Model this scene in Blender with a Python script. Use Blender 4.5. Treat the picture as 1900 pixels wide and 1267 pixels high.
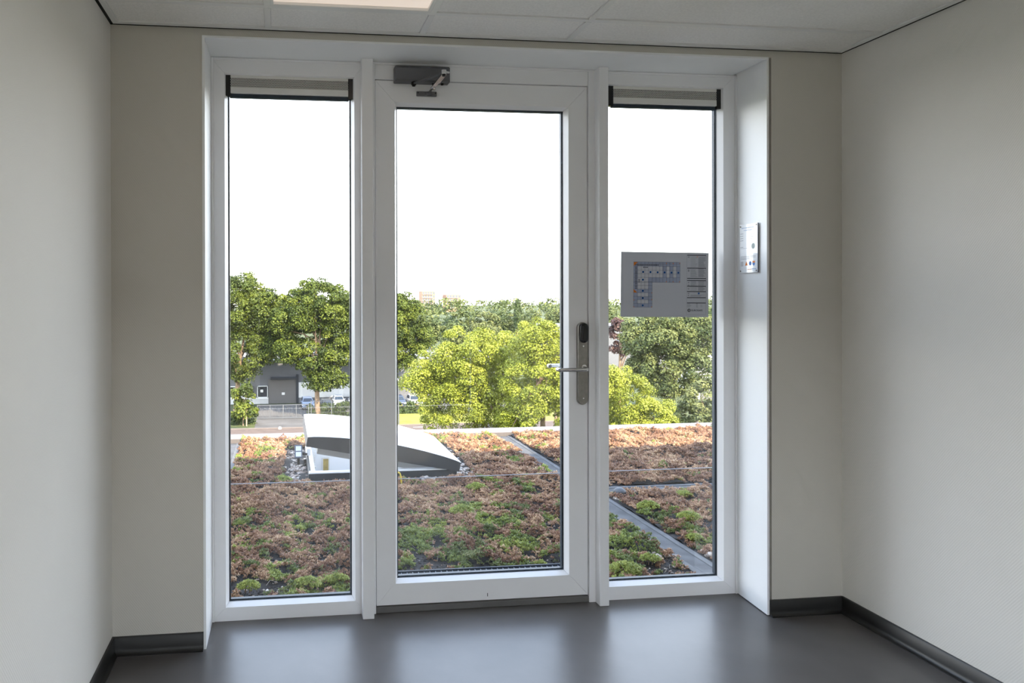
import bpy, bmesh, math, random
import numpy as np
from mathutils import Vector, Matrix

S = bpy.context.scene
for o in list(bpy.data.objects):
    bpy.data.objects.remove(o)
COL = S.collection

# ------------------------------------------------------------------ camera
cam_d = bpy.data.cameras.new('camera')
cam = bpy.data.objects.new('camera', cam_d); COL.objects.link(cam)
R_ = Vector((0.9934596, -0.11415961, -0.00236793)); U_ = Vector((0.00259394, 0.00183124, 0.99999496)); F_ = Vector((0.1141547, 0.99346073, -0.00211539))
m = Matrix(((R_[0], U_[0], -F_[0], -0.1021), (R_[1], U_[1], -F_[1], -2.8127), (R_[2], U_[2], -F_[2], 1.3985), (0, 0, 0, 1)))
cam.matrix_world = m
cam_d.sensor_fit = 'HORIZONTAL'; cam_d.sensor_width = 36.0
cam_d.lens = 1300.0 / 1900 * 36
cam_d.shift_x = (950 - 675.74) / 1900
cam_d.shift_y = (547.19 - 633.5) / 1900
cam_d.clip_start = 0.02; cam_d.clip_end = 3000
S.camera = cam
S.view_settings.view_transform = 'Standard'; S.view_settings.look = 'None'
S.view_settings.gamma = 1.0; S.view_settings.use_curve_mapping = False
S.view_settings.exposure = 1.0
S.cycles.use_denoising = True
S.cycles.max_bounces = 14; S.cycles.diffuse_bounces = 8; S.cycles.glossy_bounces = 4; S.cycles.transparent_max_bounces = 24
S.cycles.sample_clamp_indirect = 6.0

# ------------------------------------------------------------------ sky
W = bpy.data.worlds.new('sky'); S.world = W; W.use_nodes = True
nt = W.node_tree; nt.nodes.clear()
def wn(t, **k):
    n = nt.nodes.new(t)
    for a, b in k.items(): setattr(n, a, b)
    return n
wo = wn('ShaderNodeOutputWorld'); wb = wn('ShaderNodeBackground')
tc = wn('ShaderNodeTexCoord'); sp = wn('ShaderNodeSeparateXYZ'); nt.links.new(tc.outputs['Generated'], sp.inputs[0])
rm = wn('ShaderNodeValToRGB'); nt.links.new(sp.outputs['Z'], rm.inputs[0])
el = rm.color_ramp.elements
SKY = [(0.0, (1.0, 0.98, 0.95)), (0.10, (1.0, 1.0, 1.0)), (0.38, (0.46, 0.56, 0.72)), (1.0, (0.13, 0.20, 0.36))]
el[0].position = SKY[0][0]; el[0].color = SKY[0][1] + (1,)
el[1].position = SKY[3][0]; el[1].color = SKY[3][1] + (1,)
for p_, c_ in SKY[1:3]:
    e = el.new(p_); e.color = c_ + (1,)
mp = wn('ShaderNodeMapping'); mp.inputs['Scale'].default_value = (1.6, 1.6, 5.0); nt.links.new(tc.outputs['Generated'], mp.inputs[0])
cl = wn('ShaderNodeTexNoise'); cl.inputs['Scale'].default_value = 2.2; cl.inputs['Detail'].default_value = 5; cl.inputs['Roughness'].default_value = 0.55
nt.links.new(mp.outputs[0], cl.inputs['Vector'])
cr = wn('ShaderNodeMapRange'); cr.inputs[1].default_value = 0.46; cr.inputs[2].default_value = 0.68; cr.inputs[3].default_value = 0.0; cr.inputs[4].default_value = 0.5
nt.links.new(cl.outputs['Fac'], cr.inputs[0])
mx = wn('ShaderNodeMix', data_type='RGBA'); nt.links.new(cr.outputs[0], mx.inputs[0]); nt.links.new(rm.outputs[0], mx.inputs[6]); mx.inputs[7].default_value = (0.62, 0.64, 0.67, 1)
nt.links.new(mx.outputs[2], wb.inputs[0]); wb.inputs[1].default_value = 4.2
nt.links.new(wb.outputs[0], wo.inputs[0])

# ------------------------------------------------------------------ sun (behind the building, to the right)
sd = bpy.data.lights.new('sun', 'SUN'); sun = bpy.data.objects.new('sun', sd); COL.objects.link(sun)
EL = math.radians(42); AZ = math.radians(25)
sun.rotation_euler = Vector((-math.sin(AZ) * math.cos(EL), math.cos(AZ) * math.cos(EL), -math.sin(EL))).to_track_quat('-Z', 'Y').to_euler()
sun.location = (4, -6, 12)
sd.energy = 7.6; sd.color = (1.0, 0.86, 0.66); sd.angle = math.radians(0.6)
LAMP = 0.27          # brightness of the ceiling light panels

# ================================================================== materials
def links(t, a, b): t.links.new(a, b)
def mat(name, col, rough=0.5, metal=0.0, var=0.0, vscale=8.0, bump=0.0, bscale=60.0, spec=0.5, col2=None, coat=0.0, transl=0.0, bdist=0.002):
    M = bpy.data.materials.new(name); M.use_nodes = True
    t = M.node_tree; b = t.nodes['Principled BSDF']
    b.inputs['Roughness'].default_value = rough; b.inputs['Metallic'].default_value = metal
    b.inputs['Specular IOR Level'].default_value = spec; b.inputs['Coat Weight'].default_value = coat
    c = tuple(col) + (1,)
    b.inputs['Base Color'].default_value = c
    tcn = t.nodes.new('ShaderNodeTexCoord')
    if var > 0 or col2:
        n = t.nodes.new('ShaderNodeTexNoise'); n.inputs['Scale'].default_value = vscale; n.inputs['Detail'].default_value = 5
        links(t, tcn.outputs['Object'], n.inputs['Vector'])
        r = t.nodes.new('ShaderNodeValToRGB'); links(t, n.outputs['Fac'], r.inputs[0])
        a = tuple(max(0, x * (1 - var)) for x in col) + (1,)
        d = (tuple(col2) + (1,)) if col2 else tuple(min(1, x * (1 + var)) for x in col) + (1,)
        r.color_ramp.elements[0].position = 0.3; r.color_ramp.elements[1].position = 0.7
        r.color_ramp.elements[0].color = a; r.color_ramp.elements[1].color = d
        links(t, r.outputs[0], b.inputs['Base Color'])
    if bump > 0:
        n2 = t.nodes.new('ShaderNodeTexNoise'); n2.inputs['Scale'].default_value = bscale; n2.inputs['Detail'].default_value = 3
        links(t, tcn.outputs['Object'], n2.inputs['Vector'])
        bp = t.nodes.new('ShaderNodeBump'); bp.inputs['Strength'].default_value = bump; bp.inputs['Distance'].default_value = bdist
        links(t, n2.outputs['Fac'], bp.inputs['Height']); links(t, bp.outputs[0], b.inputs['Normal'])
    if transl > 0:
        out = t.nodes['Material Output']; tr = t.nodes.new('ShaderNodeBsdfTranslucent'); ms = t.nodes.new('ShaderNodeMixShader')
        tr.inputs[0].default_value = c; ms.inputs[0].default_value = transl
        links(t, b.outputs[0], ms.inputs[1]); links(t, tr.outputs[0], ms.inputs[2]); links(t, ms.outputs[0], out.inputs[0])
    return M

def wall_mat(name, col, axis):
    """painted glass-fibre wallpaper: a fine diagonal weave in relief"""
    M = mat(name, col, 0.62, var=0.03, vscale=1.2, spec=0.35)
    t = M.node_tree; b = t.nodes['Principled BSDF']
    tcn = t.nodes.new('ShaderNodeTexCoord'); d = t.nodes.new('ShaderNodeVectorMath'); d.operation = 'DOT_PRODUCT'
    links(t, tcn.outputs['Object'], d.inputs[0])
    d.inputs[1].default_value = (1, 0, 0.75) if axis == 'x' else (0, 1, 0.75)
    mu = t.nodes.new('ShaderNodeMath'); mu.operation = 'MULTIPLY'; mu.inputs[1].default_value = 2 * math.pi / 0.009; links(t, d.outputs['Value'], mu.inputs[0])
    si = t.nodes.new('ShaderNodeMath'); si.operation = 'SINE'; links(t, mu.outputs[0], si.inputs[0])
    n = t.nodes.new('ShaderNodeTexNoise'); n.inputs['Scale'].default_value = 160; links(t, tcn.outputs['Object'], n.inputs['Vector'])
    ad = t.nodes.new('ShaderNodeMath'); ad.operation = 'MULTIPLY_ADD'; ad.inputs[1].default_value = 1.6; links(t, n.outputs['Fac'], ad.inputs[0]); links(t, si.outputs[0], ad.inputs[2])
    bp = t.nodes.new('ShaderNodeBump'); bp.inputs['Strength'].default_value = 0.25; bp.inputs['Distance'].default_value = 0.0006
    links(t, ad.outputs[0], bp.inputs['Height']); links(t, bp.outputs[0], b.inputs['Normal'])
    return M

def glass_mat(name, tint):
    M = bpy.data.materials.new(name); M.use_nodes = True; t = M.node_tree; t.nodes.clear()
    out = t.nodes.new('ShaderNodeOutputMaterial'); tr = t.nodes.new('ShaderNodeBsdfTransparent'); gl = t.nodes.new('ShaderNodeBsdfGlossy'); ms = t.nodes.new('ShaderNodeMixShader')
    tr.inputs[0].default_value = tint + (1,); gl.inputs['Roughness'].default_value = 0.0
    g = t.nodes.new('ShaderNodeNewGeometry'); d = t.nodes.new('ShaderNodeVectorMath'); d.operation = 'DOT_PRODUCT'
    links(t, g.outputs['Incoming'], d.inputs[0]); links(t, g.outputs['Normal'], d.inputs[1])
    ab = t.nodes.new('ShaderNodeMath'); ab.operation = 'ABSOLUTE'; links(t, d.outputs['Value'], ab.inputs[0])
    om = t.nodes.new('ShaderNodeMath'); om.operation = 'SUBTRACT'; om.inputs[0].default_value = 1; links(t, ab.outputs[0], om.inputs[1])
    pw = t.nodes.new('ShaderNodeMath'); pw.operation = 'POWER'; pw.inputs[1].default_value = 5; links(t, om.outputs[0], pw.inputs[0])
    ma = t.nodes.new('ShaderNodeMath'); ma.operation = 'MULTIPLY_ADD'; ma.inputs[1].default_value = 0.95; ma.inputs[2].default_value = 0.045; links(t, pw.outputs[0], ma.inputs[0])
    links(t, ma.outputs[0], ms.inputs[0]); links(t, tr.outputs[0], ms.inputs[1]); links(t, gl.outputs[0], ms.inputs[2]); links(t, ms.outputs[0], out.inputs[0])
    return M

def tone_mat(name, cols, rough=0.6, transl=0.0, spec=0.3):
    """colour picked per piece from the mesh attribute 'tone' (leaf to leaf variety)"""
    M = bpy.data.materials.new(name); M.use_nodes = True; t = M.node_tree; b = t.nodes['Principled BSDF']
    b.inputs['Roughness'].default_value = rough; b.inputs['Specular IOR Level'].default_value = spec
    a = t.nodes.new('ShaderNodeAttribute'); a.attribute_name = 'tone'
    r = t.nodes.new('ShaderNodeValToRGB'); links(t, a.outputs['Fac'], r.inputs[0])
    e = r.color_ramp.elements; k = len(cols)
    e[0].color = cols[0] + (1,); e[1].color = cols[-1] + (1,)
    for i in range(1, k - 1):
        x = e.new(i / (k - 1)); x.color = cols[i] + (1,)
    links(t, r.outputs[0], b.inputs['Base Color'])
    if transl > 0:
        out = t.nodes['Material Output']; tr = t.nodes.new('ShaderNodeBsdfTranslucent'); ms = t.nodes.new('ShaderNodeMixShader'); ms.inputs[0].default_value = transl
        links(t, r.outputs[0], tr.inputs[0]); links(t, b.outputs[0], ms.inputs[1]); links(t, tr.outputs[0], ms.inputs[2]); links(t, ms.outputs[0], out.inputs[0])
    return M

def emit_mat(name, col, s):
    M = bpy.data.materials.new(name); M.use_nodes = True; t = M.node_tree; b = t.nodes['Principled BSDF']
    b.inputs['Base Color'].default_value = (0.8, 0.8, 0.78, 1); b.inputs['Emission Color'].default_value = col + (1,); b.inputs['Emission Strength'].default_value = s
    return M

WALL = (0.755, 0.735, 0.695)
m_wx = wall_mat('wallpaper_far_shaded', (0.60, 0.575, 0.525), 'x'); m_wy = wall_mat('wallpaper_side', WALL, 'y')  # far wall: same paper, its shade put into a darker colour
m_white = mat('white_pvc', (0.84, 0.84, 0.855), 0.32, var=0.015, vscale=3, spec=0.45)
m_reveal = mat('white_reveal_board', (0.86, 0.87, 0.88), 0.45, var=0.015, vscale=3)
m_gasket = mat('black_rubber', (0.012, 0.02, 0.03), 0.45, var=0.1)
m_spacer = mat('dark_spacer', (0.012, 0.024, 0.040), 0.5, var=0.15, vscale=40)
m_glass = glass_mat('clear_glass', (0.965, 0.975, 0.97))
m_skirt = mat('black_skirting', (0.011, 0.0105, 0.010), 0.36, var=0.15, vscale=20)
m_gap = mat('dark_gap', (0.008, 0.008, 0.008), 0.9, var=0.2)
m_tile = mat('ceiling_tile', (0.82, 0.81, 0.79), 0.9, var=0.05, vscale=120, bump=0.4, bscale=260, bdist=0.001, spec=0.2)
m_rail = mat('ceiling_rail', (0.74, 0.74, 0.73), 0.28, var=0.01, spec=0.6)
m_floor = mat('floor_linoleum', (0.100, 0.092, 0.090), 0.33, var=0.26, vscale=2.4, bump=0.05, bscale=30, spec=0.6, coat=0.0)
m_steel = mat('brushed_steel', (0.25, 0.235, 0.21), 0.40, metal=1.0, var=0.1, vscale=60)
m_chrome = mat('bright_steel', (0.62, 0.61, 0.60), 0.2, metal=1.0, var=0.05, vscale=40)
m_black = mat('black_plastic', (0.006, 0.006, 0.007), 0.2, var=0.1)
m_closer = mat('silver_grey_paint', (0.125, 0.125, 0.135), 0.5, metal=0.15, var=0.04)
m_alu = mat('aluminium_plate', (0.72, 0.71, 0.68), 0.5, metal=0.0, var=0.03)
m_thresh = mat('grey_threshold', (0.16, 0.155, 0.15), 0.5, metal=0.4, var=0.1)

# ================================================================== mesh helpers
class MB:
    def __init__(s): s.v = []; s.f = []; s.mi = []
    def add(s, vs, fs, mi=0):
        b = len(s.v); s.v += [tuple(p) for p in vs]
        for f in fs: s.f.append(tuple(i + b for i in f)); s.mi.append(mi)
        return s
    def hexa(s, a, b, mi=0):
        return s.add(list(a) + list(b), [(0, 1, 2, 3), (7, 6, 5, 4), (0, 4, 5, 1), (1, 5, 6, 2), (2, 6, 7, 3), (3, 7, 4, 0)], mi)
    def box(s, x0, x1, y0, y1, z0, z1, bev=0.0, mi=0):
        c = ((x0 + x1) / 2, (y0 + y1) / 2, (z0 + z1) / 2); h = (abs(x1 - x0) / 2, abs(y1 - y0) / 2, abs(z1 - z0) / 2)
        if bev <= 0:
            return s.hexa([(x0, y0, z0), (x1, y0, z0), (x1, y0, z1), (x0, y0, z1)], [(x0, y1, z0), (x1, y1, z0), (x1, y1, z1), (x0, y1, z1)], mi)
        bev = min(bev, min(h) * 0.9); vs = []; idx = {}
        for sx in (-1, 1):
            for sy in (-1, 1):
                for sz in (-1, 1):
                    sg = (sx, sy, sz)
                    for a in range(3):
                        idx[(sg, a)] = len(vs)
                        vs.append(tuple(c[k] + sg[k] * (h[k] if k == a else h[k] - bev) for k in range(3)))
        fs = []
        for a in range(3):
            b, d = (a + 1) % 3, (a + 2) % 3
            for q in (-1, 1):
                quad = []
                for (u, w) in ((-1, -1), (1, -1), (1, 1), (-1, 1)):
                    g = [0, 0, 0]; g[a] = q; g[b] = u; g[d] = w; quad.append(idx[(tuple(g), a)])
                fs.append(tuple(quad))
            for qa in (-1, 1):
                for qb in (-1, 1):
                    g = [0, 0, 0]; g[a] = qa; g[b] = qb; g[d] = -1; g2 = list(g); g2[d] = 1
                    fs.append((idx[(tuple(g), a)], idx[(tuple(g2), a)], idx[(tuple(g2), b)], idx[(tuple(g), b)]))
        for sg in [(x, y, z) for x in (-1, 1) for y in (-1, 1) for z in (-1, 1)]:
            fs.append((idx[(sg, 0)], idx[(sg, 1)], idx[(sg, 2)]))
        return s.add(vs, fs, mi)
    def tube(s, pts, rad, n=10, mi=0, caps=True):
        pts = [Vector(p) for p in pts]
        if not isinstance(rad, (list, tuple)): rad = [rad] * len(pts)
        b = len(s.v); up = None
        for i, p in enumerate(pts):
            t = (pts[min(i + 1, len(pts) - 1)] - pts[max(i - 1, 0)]).normalized()
            if up is None:
                up = Vector((0, 0, 1)) if abs(t.z) < 0.9 else Vector((1, 0, 0))
            x = t.cross(up).normalized(); y = x.cross(t).normalized(); up = y
            for k in range(n):
                a = 2 * math.pi * k / n
                s.v.append(tuple(p + (x * math.cos(a) + y * math.sin(a)) * rad[i]))
        for i in range(len(pts) - 1):
            for k in range(n):
                k2 = (k + 1) % n
                s.f.append((b + i * n + k, b + i * n + k2, b + (i + 1) * n + k2, b + (i + 1) * n + k)); s.mi.append(mi)
        if caps:
            s.f.append(tuple(b + k for k in range(n))); s.mi.append(mi)
            e = b + (len(pts) - 1) * n; s.f.append(tuple(e + k for k in range(n))); s.mi.append(mi)
        return s
    def prism(s, poly, d, axis='y', a0=0.0, mi=0):
        """extrude a 2-D outline from a0 to a0+d along an axis"""
        n = len(poly); mk = {'y': lambda p, t: (p[0], t, p[1]), 'x': lambda p, t: (t, p[0], p[1]), 'z': lambda p, t: (p[0], p[1], t)}[axis]
        vs = [mk(p, a0) for p in poly] + [mk(p, a0 + d) for p in poly]
        fs = [tuple(range(n)), tuple(range(2 * n - 1, n - 1, -1))] + [(i, (i + 1) % n, n + (i + 1) % n, n + i) for i in range(n)]
        return s.add(vs, fs, mi)
    def ball(s, c, r, seg=12, rings=8, mi=0, half=False):
        rx, ry, rz = r if isinstance(r, (tuple, list)) else (r, r, r)
        b = len(s.v); top = math.pi / 2 if half else math.pi
        for i in range(rings + 1):
            th = top * i / rings
            for k in range(seg):
                a = 2 * math.pi * k / seg
                s.v.append((c[0] + rx * math.sin(th) * math.cos(a), c[1] + ry * math.sin(th) * math.sin(a), c[2] + rz * math.cos(th)))
        for i in range(rings):
            for k in range(seg):
                k2 = (k + 1) % seg
                s.f.append((b + i * seg + k, b + i * seg + k2, b + (i + 1) * seg + k2, b + (i + 1) * seg + k)); s.mi.append(mi)
        return s
    def build(s, name, mats, parent=None, smooth=None):
        me = bpy.data.meshes.new(name); me.from_pydata(s.v, [], s.f)
        for q in (mats if isinstance(mats, (list, tuple)) else [mats]): me.materials.append(q)
        me.polygons.foreach_set('material_index', s.mi)
        bm = bmesh.new(); bm.from_mesh(me); bmesh.ops.remove_doubles(bm, verts=bm.verts, dist=1e-6)
        bmesh.ops.recalc_face_normals(bm, faces=bm.faces); bm.to_mesh(me); bm.free()
        if smooth:
            me.polygons.foreach_set('use_smooth', [True] * len(me.polygons)); me.set_sharp_from_angle(angle=math.radians(smooth))
        o = bpy.data.objects.new(name, me); COL.objects.link(o)
        if parent: o.parent = parent; o.matrix_parent_inverse = Matrix.Translation(parent.location).inverted()
        return o

def np_mesh(name, V, Fq, mats, tone=None, parent=None, fmat=None, smooth=False):
    """fast mesh from numpy arrays; every face has the same number of corners"""
    me = bpy.data.meshes.new(name); nv = len(V); nf, k = Fq.shape
    me.vertices.add(nv); me.vertices.foreach_set('co', np.ascontiguousarray(V, dtype=np.float32).ravel())
    me.loops.add(nf * k); me.loops.foreach_set('vertex_index', np.ascontiguousarray(Fq, dtype=np.int32).ravel())
    me.polygons.add(nf); me.polygons.foreach_set('loop_start', np.arange(0, nf * k, k, dtype=np.int32))
    if smooth: me.polygons.foreach_set('use_smooth', np.ones(nf, dtype=bool))
    for q in (mats if isinstance(mats, (list, tuple)) else [mats]): me.materials.append(q)
    if fmat is not None: me.polygons.foreach_set('material_index', np.ascontiguousarray(fmat, dtype=np.int32))
    if tone is not None:
        a = me.attributes.new('tone', 'FLOAT', 'POINT'); a.data.foreach_set('value', np.ascontiguousarray(tone, dtype=np.float32))
    me.update(calc_edges=True)
    o = bpy.data.objects.new(name, me); COL.objects.link(o)
    if parent: o.parent = parent; o.matrix_parent_inverse = Matrix.Translation(parent.location).inverted()
    return o

def tag(o, label=None, cat=None, group=None, kind=None):
    if label: o['label'] = label
    if cat: o['category'] = cat
    if group: o['group'] = group
    if kind: o['kind'] = kind
    return o
def thing(name, label, cat, loc=(0, 0, 0), group=None, kind=None):
    o = bpy.data.objects.new(name, None); COL.objects.link(o); o.location = loc; o.empty_display_size = 0.1
    return tag(o, label, cat, group, kind)
def box(name, m, b, parent=None, bev=0.0, **k):
    return MB().box(*b, bev=bev).build(name, m, parent, **k)

# ================================================================== room shell
XL, XR, H, D = -0.7665, 2.3296, 2.442, 0.2257     # side walls, ceiling height, depth of the window frames
YB = -4.2                                            # end of the corridor behind the camera
tag(box('floor', m_floor, (XL - .1, XR + .1, YB - .1, D + .10, -.12, 0.0)), 'dark grey satin linoleum floor', 'floor', kind='structure')
tag(box('wall_left', m_wy, (XL - .12, XL, YB, 0.0, 0, 2.6)), 'left side wall with cream textured wallpaper', 'wall', kind='structure')
tag(box('wall_right', m_wy, (XR, XR + .12, YB, 0.0, 0, 2.6)), 'right side wall with cream textured wallpaper', 'wall', kind='structure')
RW = (-.40, 2.00, .12, 1.95)                          # unseen glazed opening, added behind the camera to brighten the room
wf = MB(); wf.box(XL - .12, RW[0], YB - .12, YB, 0, 2.6); wf.box(RW[1], XR + .12, YB - .12, YB, 0, 2.6); wf.box(RW[0], RW[1], YB - .12, YB, 0, RW[2]); wf.box(RW[0], RW[1], YB - .12, YB, RW[3], 2.6)
tag(wf.build('wall_front', m_wy), 'corridor end wall behind the viewer with an added fill light window', 'wall', kind='structure')
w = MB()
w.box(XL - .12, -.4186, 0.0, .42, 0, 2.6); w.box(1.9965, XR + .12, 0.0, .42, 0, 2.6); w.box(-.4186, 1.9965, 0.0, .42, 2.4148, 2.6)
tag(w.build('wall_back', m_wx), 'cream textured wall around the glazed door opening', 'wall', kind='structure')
m_fac = mat('facade_panel', (0.5, 0.5, 0.5), 0.6, var=0.05)
e = MB()
e.box(-9, XL - .12, .30, .42, -.6, 2.93); e.box(XR + .12, 12, .30, .42, -.6, 2.93); e.box(XL - .12, XR + .12, .30, .42, 2.6, 2.93); e.box(XL - .12, XR + .12, .33, .42, -.6, -.12)
tag(e.build('wall_outside', m_fac), 'outer facade of the storey above the planted roof', 'wall', kind='structure')
tag(box('roof_slab', m_fac, (-9, 12, YB - .12, .30, 2.62, 2.93)), 'flat roof slab above the corridor', 'roof', kind='structure')

# reveal boards round the opening
tag(MB().hexa([(-.4186, -.004, 0), (-.4086, -.004, 0), (-.4086, -.004, 2.4148), (-.4186, -.004, 2.4148)], [(-.4186, D + .02, 0), (-.4075, D + .02, 0), (-.4075, D + .02, 2.4148), (-.4186, D + .02, 2.4148)]).build('trim_1', m_reveal), 'white reveal board on the left side of the opening', 'trim', kind='structure')
tag(MB().box(-.4086, 1.972, -.004, D + .02, 2.4065, 2.4148).build('trim_2', m_reveal), 'white reveal board across the top of the opening', 'trim', kind='structure')
tag(MB().hexa([(1.9725, -.004, 0.004), (1.9825, -.004, 0.004), (1.9825, -.004, 2.4148), (1.9725, -.004, 2.4148)], [(1.9905, D + .02, 0.004), (1.9965, D + .02, 0.004), (1.9965, D + .02, 2.4148), (1.9905, D + .02, 2.4148)]).build('trim_3', m_reveal), 'white reveal board on the right side of the opening', 'trim', kind='structure')

# skirtings: a face board and a curved foot on the floor
def skirting(name, p0, p1, nrm, label):
    p0 = Vector(p0); p1 = Vector(p1); n = Vector(nrm)
    prof = [(0, 0), (.024, 0), (.024, .004), (.018, .0065), (.013, .012), (.0105, .022), (.0095, .064), (.006, .068), (0, .068)]
    b = MB(); k = len(prof)
    vs = [p0 + n * a + Vector((0, 0, z)) for a, z in prof] + [p1 + n * a + Vector((0, 0, z)) for a, z in prof]
    b.add(vs, [tuple(range(k)), tuple(range(2 * k - 1, k - 1, -1))] + [(i, (i + 1) % k, k + (i + 1) % k, k + i) for i in range(k)])
    tag(b.build(name, m_skirt, smooth=40), label, 'baseboard', kind='structure')
skirting('baseboard_left', (XL, YB, 0), (XL, 0, 0), (1, 0, 0), 'black skirting along the left wall')
skirting('baseboard_right', (XR, YB, 0), (XR, -.003, 0), (-1, 0, 0), 'black skirting along the right wall')
skirting('baseboard_back', (XL, 0, 0), (-.4186, 0, 0), (0, -1, 0), 'black skirting left of the glazed opening')
skirting('baseboard_back', (1.983, 0, 0), (XR - .004, 0, 0), (0, -1, 0), 'black skirting right of the glazed opening')

# ------------------------------------------------------------------ ceiling
ceil = thing('ceiling', 'suspended ceiling of white tiles in a metal grid', 'ceiling', (0, 0, H), kind='structure')
box('ceiling_void', m_gap, (XL, XR, YB, 0.0, H + .06, H + .10), ceil)
gapw = .0125
b = MB(); b.box(XL, XL + gapw, YB, 0, H + .0015, H + .02); b.box(XR - gapw, XR, YB, 0, H + .0015, H + .02); b.box(XL, XR, -.014, 0, H + .0015, H + .02)
b.build('shadow_gap', m_gap, ceil)
tr = .022
box('edge_trim', m_rail, (XL + gapw, XL + gapw + tr, YB, -.0135, H, H + .03), ceil, .001)
box('edge_trim', m_rail, (XR - gapw - tr, XR - gapw, YB, -.0135, H, H + .03), ceil, .001)
box('edge_trim', m_rail, (XL + gapw + tr, XR - gapw - tr, -.0350, -.0135, H, H + .03), ceil, .001)
xs = [-.160, .455, 1.071]
ys = [-.236, -.848, -1.460, -2.072, -2.684, -3.296, -3.908]
hw = .012
x0_, x1_ = XL + gapw + tr, XR - gapw - tr
for y in ys: box('grid_rail', m_rail, (x0_, x1_, y - hw, y + hw, H + .001, H + .03), ceil, .001)
for x in xs:
    yy = [-.0350] + [q for q in ys] + [YB]
    for a, c in zip(yy[:-1], yy[1:]):
        box('grid_rail', m_rail, (x - hw, x + hw, c + hw, a - (hw if a < -.04 else 0), H + .0005, H + .03), ceil, .001)
bx = [(x0_, xs[0] - hw), (xs[0] + hw, xs[1] - hw), (xs[1] + hw, xs[2] - hw), (xs[2] + hw, x1_)]
rows = [(-.0350, ys[0] + hw)] + [(ys[i] - hw, ys[i + 1] + hw) for i in range(len(ys) - 1)] + [(ys[-1] - hw, YB)]
lamp_cells = {(1, 1), (1, 4)}
for r, (ya, yb) in enumerate(rows):
    for c, (xa, xb) in enumerate(bx):
        if (c, r) in lamp_cells: continue
        box('ceiling_tile', m_tile, (xa, xb, yb, ya, H + .006, H + .022), ceil, .0015)
m_diff = emit_mat('lamp_diffuser', (1.0, 0.80, 0.66), LAMP)
def ceiling_light(c, r, label):
    xa, xb = bx[c]; ya, yb = rows[r]
    L = thing('ceiling_light', label, 'lamp', ((xa + xb) / 2, (ya + yb) / 2, H), group='ceiling light panels')
    f = MB(); t_ = .012
    f.box(xa, xa + t_, yb, ya, H + .001, H + .05, .001); f.box(xb - t_, xb, yb, ya, H + .001, H + .05, .001)
    f.box(xa + t_, xb - t_, ya - t_, ya, H + .001, H + .05, .001); f.box(xa + t_, xb - t_, yb, yb + t_, H + .001, H + .05, .001)
    f.build('frame', m_rail, L)
    box('diffuser', m_diff, (xa + t_, xb - t_, yb + t_, ya - t_, H + .012, H + .018), L)
ceiling_light(1, 1, 'square lit ceiling light panel nearest the glazed door')
ceiling_light(1, 4, 'unseen ceiling light panel added above the viewer as fill light')  # extra panel out of view, added to light the room

# ================================================================== window frames and door
def ring(parent, names, x0, x1, z0, z1, wl, wr, wb, wt, y0, y1, m_, gap=.0004, slope=0.0, dy=0.0):
    """four mitred pieces; slope/dy make the inner edge run back towards the glass"""
    xi0, xi1, zi0, zi1 = x0 + wl, x1 - wr, z0 + wb, z1 - wt
    Q = {'l': [(x0, z0), (xi0, zi0), (xi0, zi1), (x0, z1)], 'r': [(xi1, zi0), (x1, z0), (x1, z1), (xi1, zi1)],
         'b': [(x0, z0), (x1, z0), (xi1, zi0), (xi0, zi0)], 't': [(xi0, zi1), (xi1, zi1), (x1, z1), (x0, z1)]}
    inn = {(xi0, zi0): (xi0 + slope, zi0 + slope), (xi1, zi0): (xi1 - slope, zi0 + slope), (xi0, zi1): (xi0 + slope, zi1 - slope), (xi1, zi1): (xi1 - slope, zi1 - slope)}
    sh = {'l': (0, -gap), 'r': (0, -gap), 'b': (-gap, 0), 't': (-gap, 0)}
    for k, nm in zip('lrbt', names):
        q = Q[k]; cx = sum(p[0] for p in q) / 4; cz = sum(p[1] for p in q) / 4
        def pull(p):
            gx, gz = sh[k]
            return (p[0] + (gx if p[0] > cx else -gx), p[1] + (gz if p[1] > cz else -gz))
        fr = [(*[pull(p)[0]], y0, pull(p)[1]) for p in q]
        bk = []
        for p in q:
            p2 = pull(inn.get(p, p)) if slope else pull(p)
            bk.append((p2[0], y1, p2[1]))
        MB().hexa(fr, bk).build(nm, m_, parent)

def glazed(parent, bx0, bx1, bz0, bz1, wx0, wx1, wz0, wz1):
    """glazing beads (bx.. outer, wx.. inner visible edge), gaskets, spacer and pane"""
    ring(parent, ['glazing_bead'] * 4, bx0, bx1, bz0, bz1, wx0 - bx0, bx1 - wx1, wz0 - bz0, bz1 - wz1, D, D + .034, m_white, slope=.012)
    i = .0115
    ring(parent, ['gasket'] * 4, wx0 + i - .004, wx1 - i + .004, wz0 + i - .004, wz1 - i + .004, .006, .006, .006, .006, D + .0341, D + .038, m_gasket)
    ring(parent, ['spacer'] * 4, wx0 + i - .004, wx1 - i + .004, wz0 + i - .004, wz1 - i + .004, .010, .010, .010, .010, D + .043, D + .062, m_spacer)
    box('glass_pane', m_glass, (wx0 + i - .002, wx1 - i + .002, D + .0383, D + .0423, wz0 + i - .002, wz1 - i + .002), parent)

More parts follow.
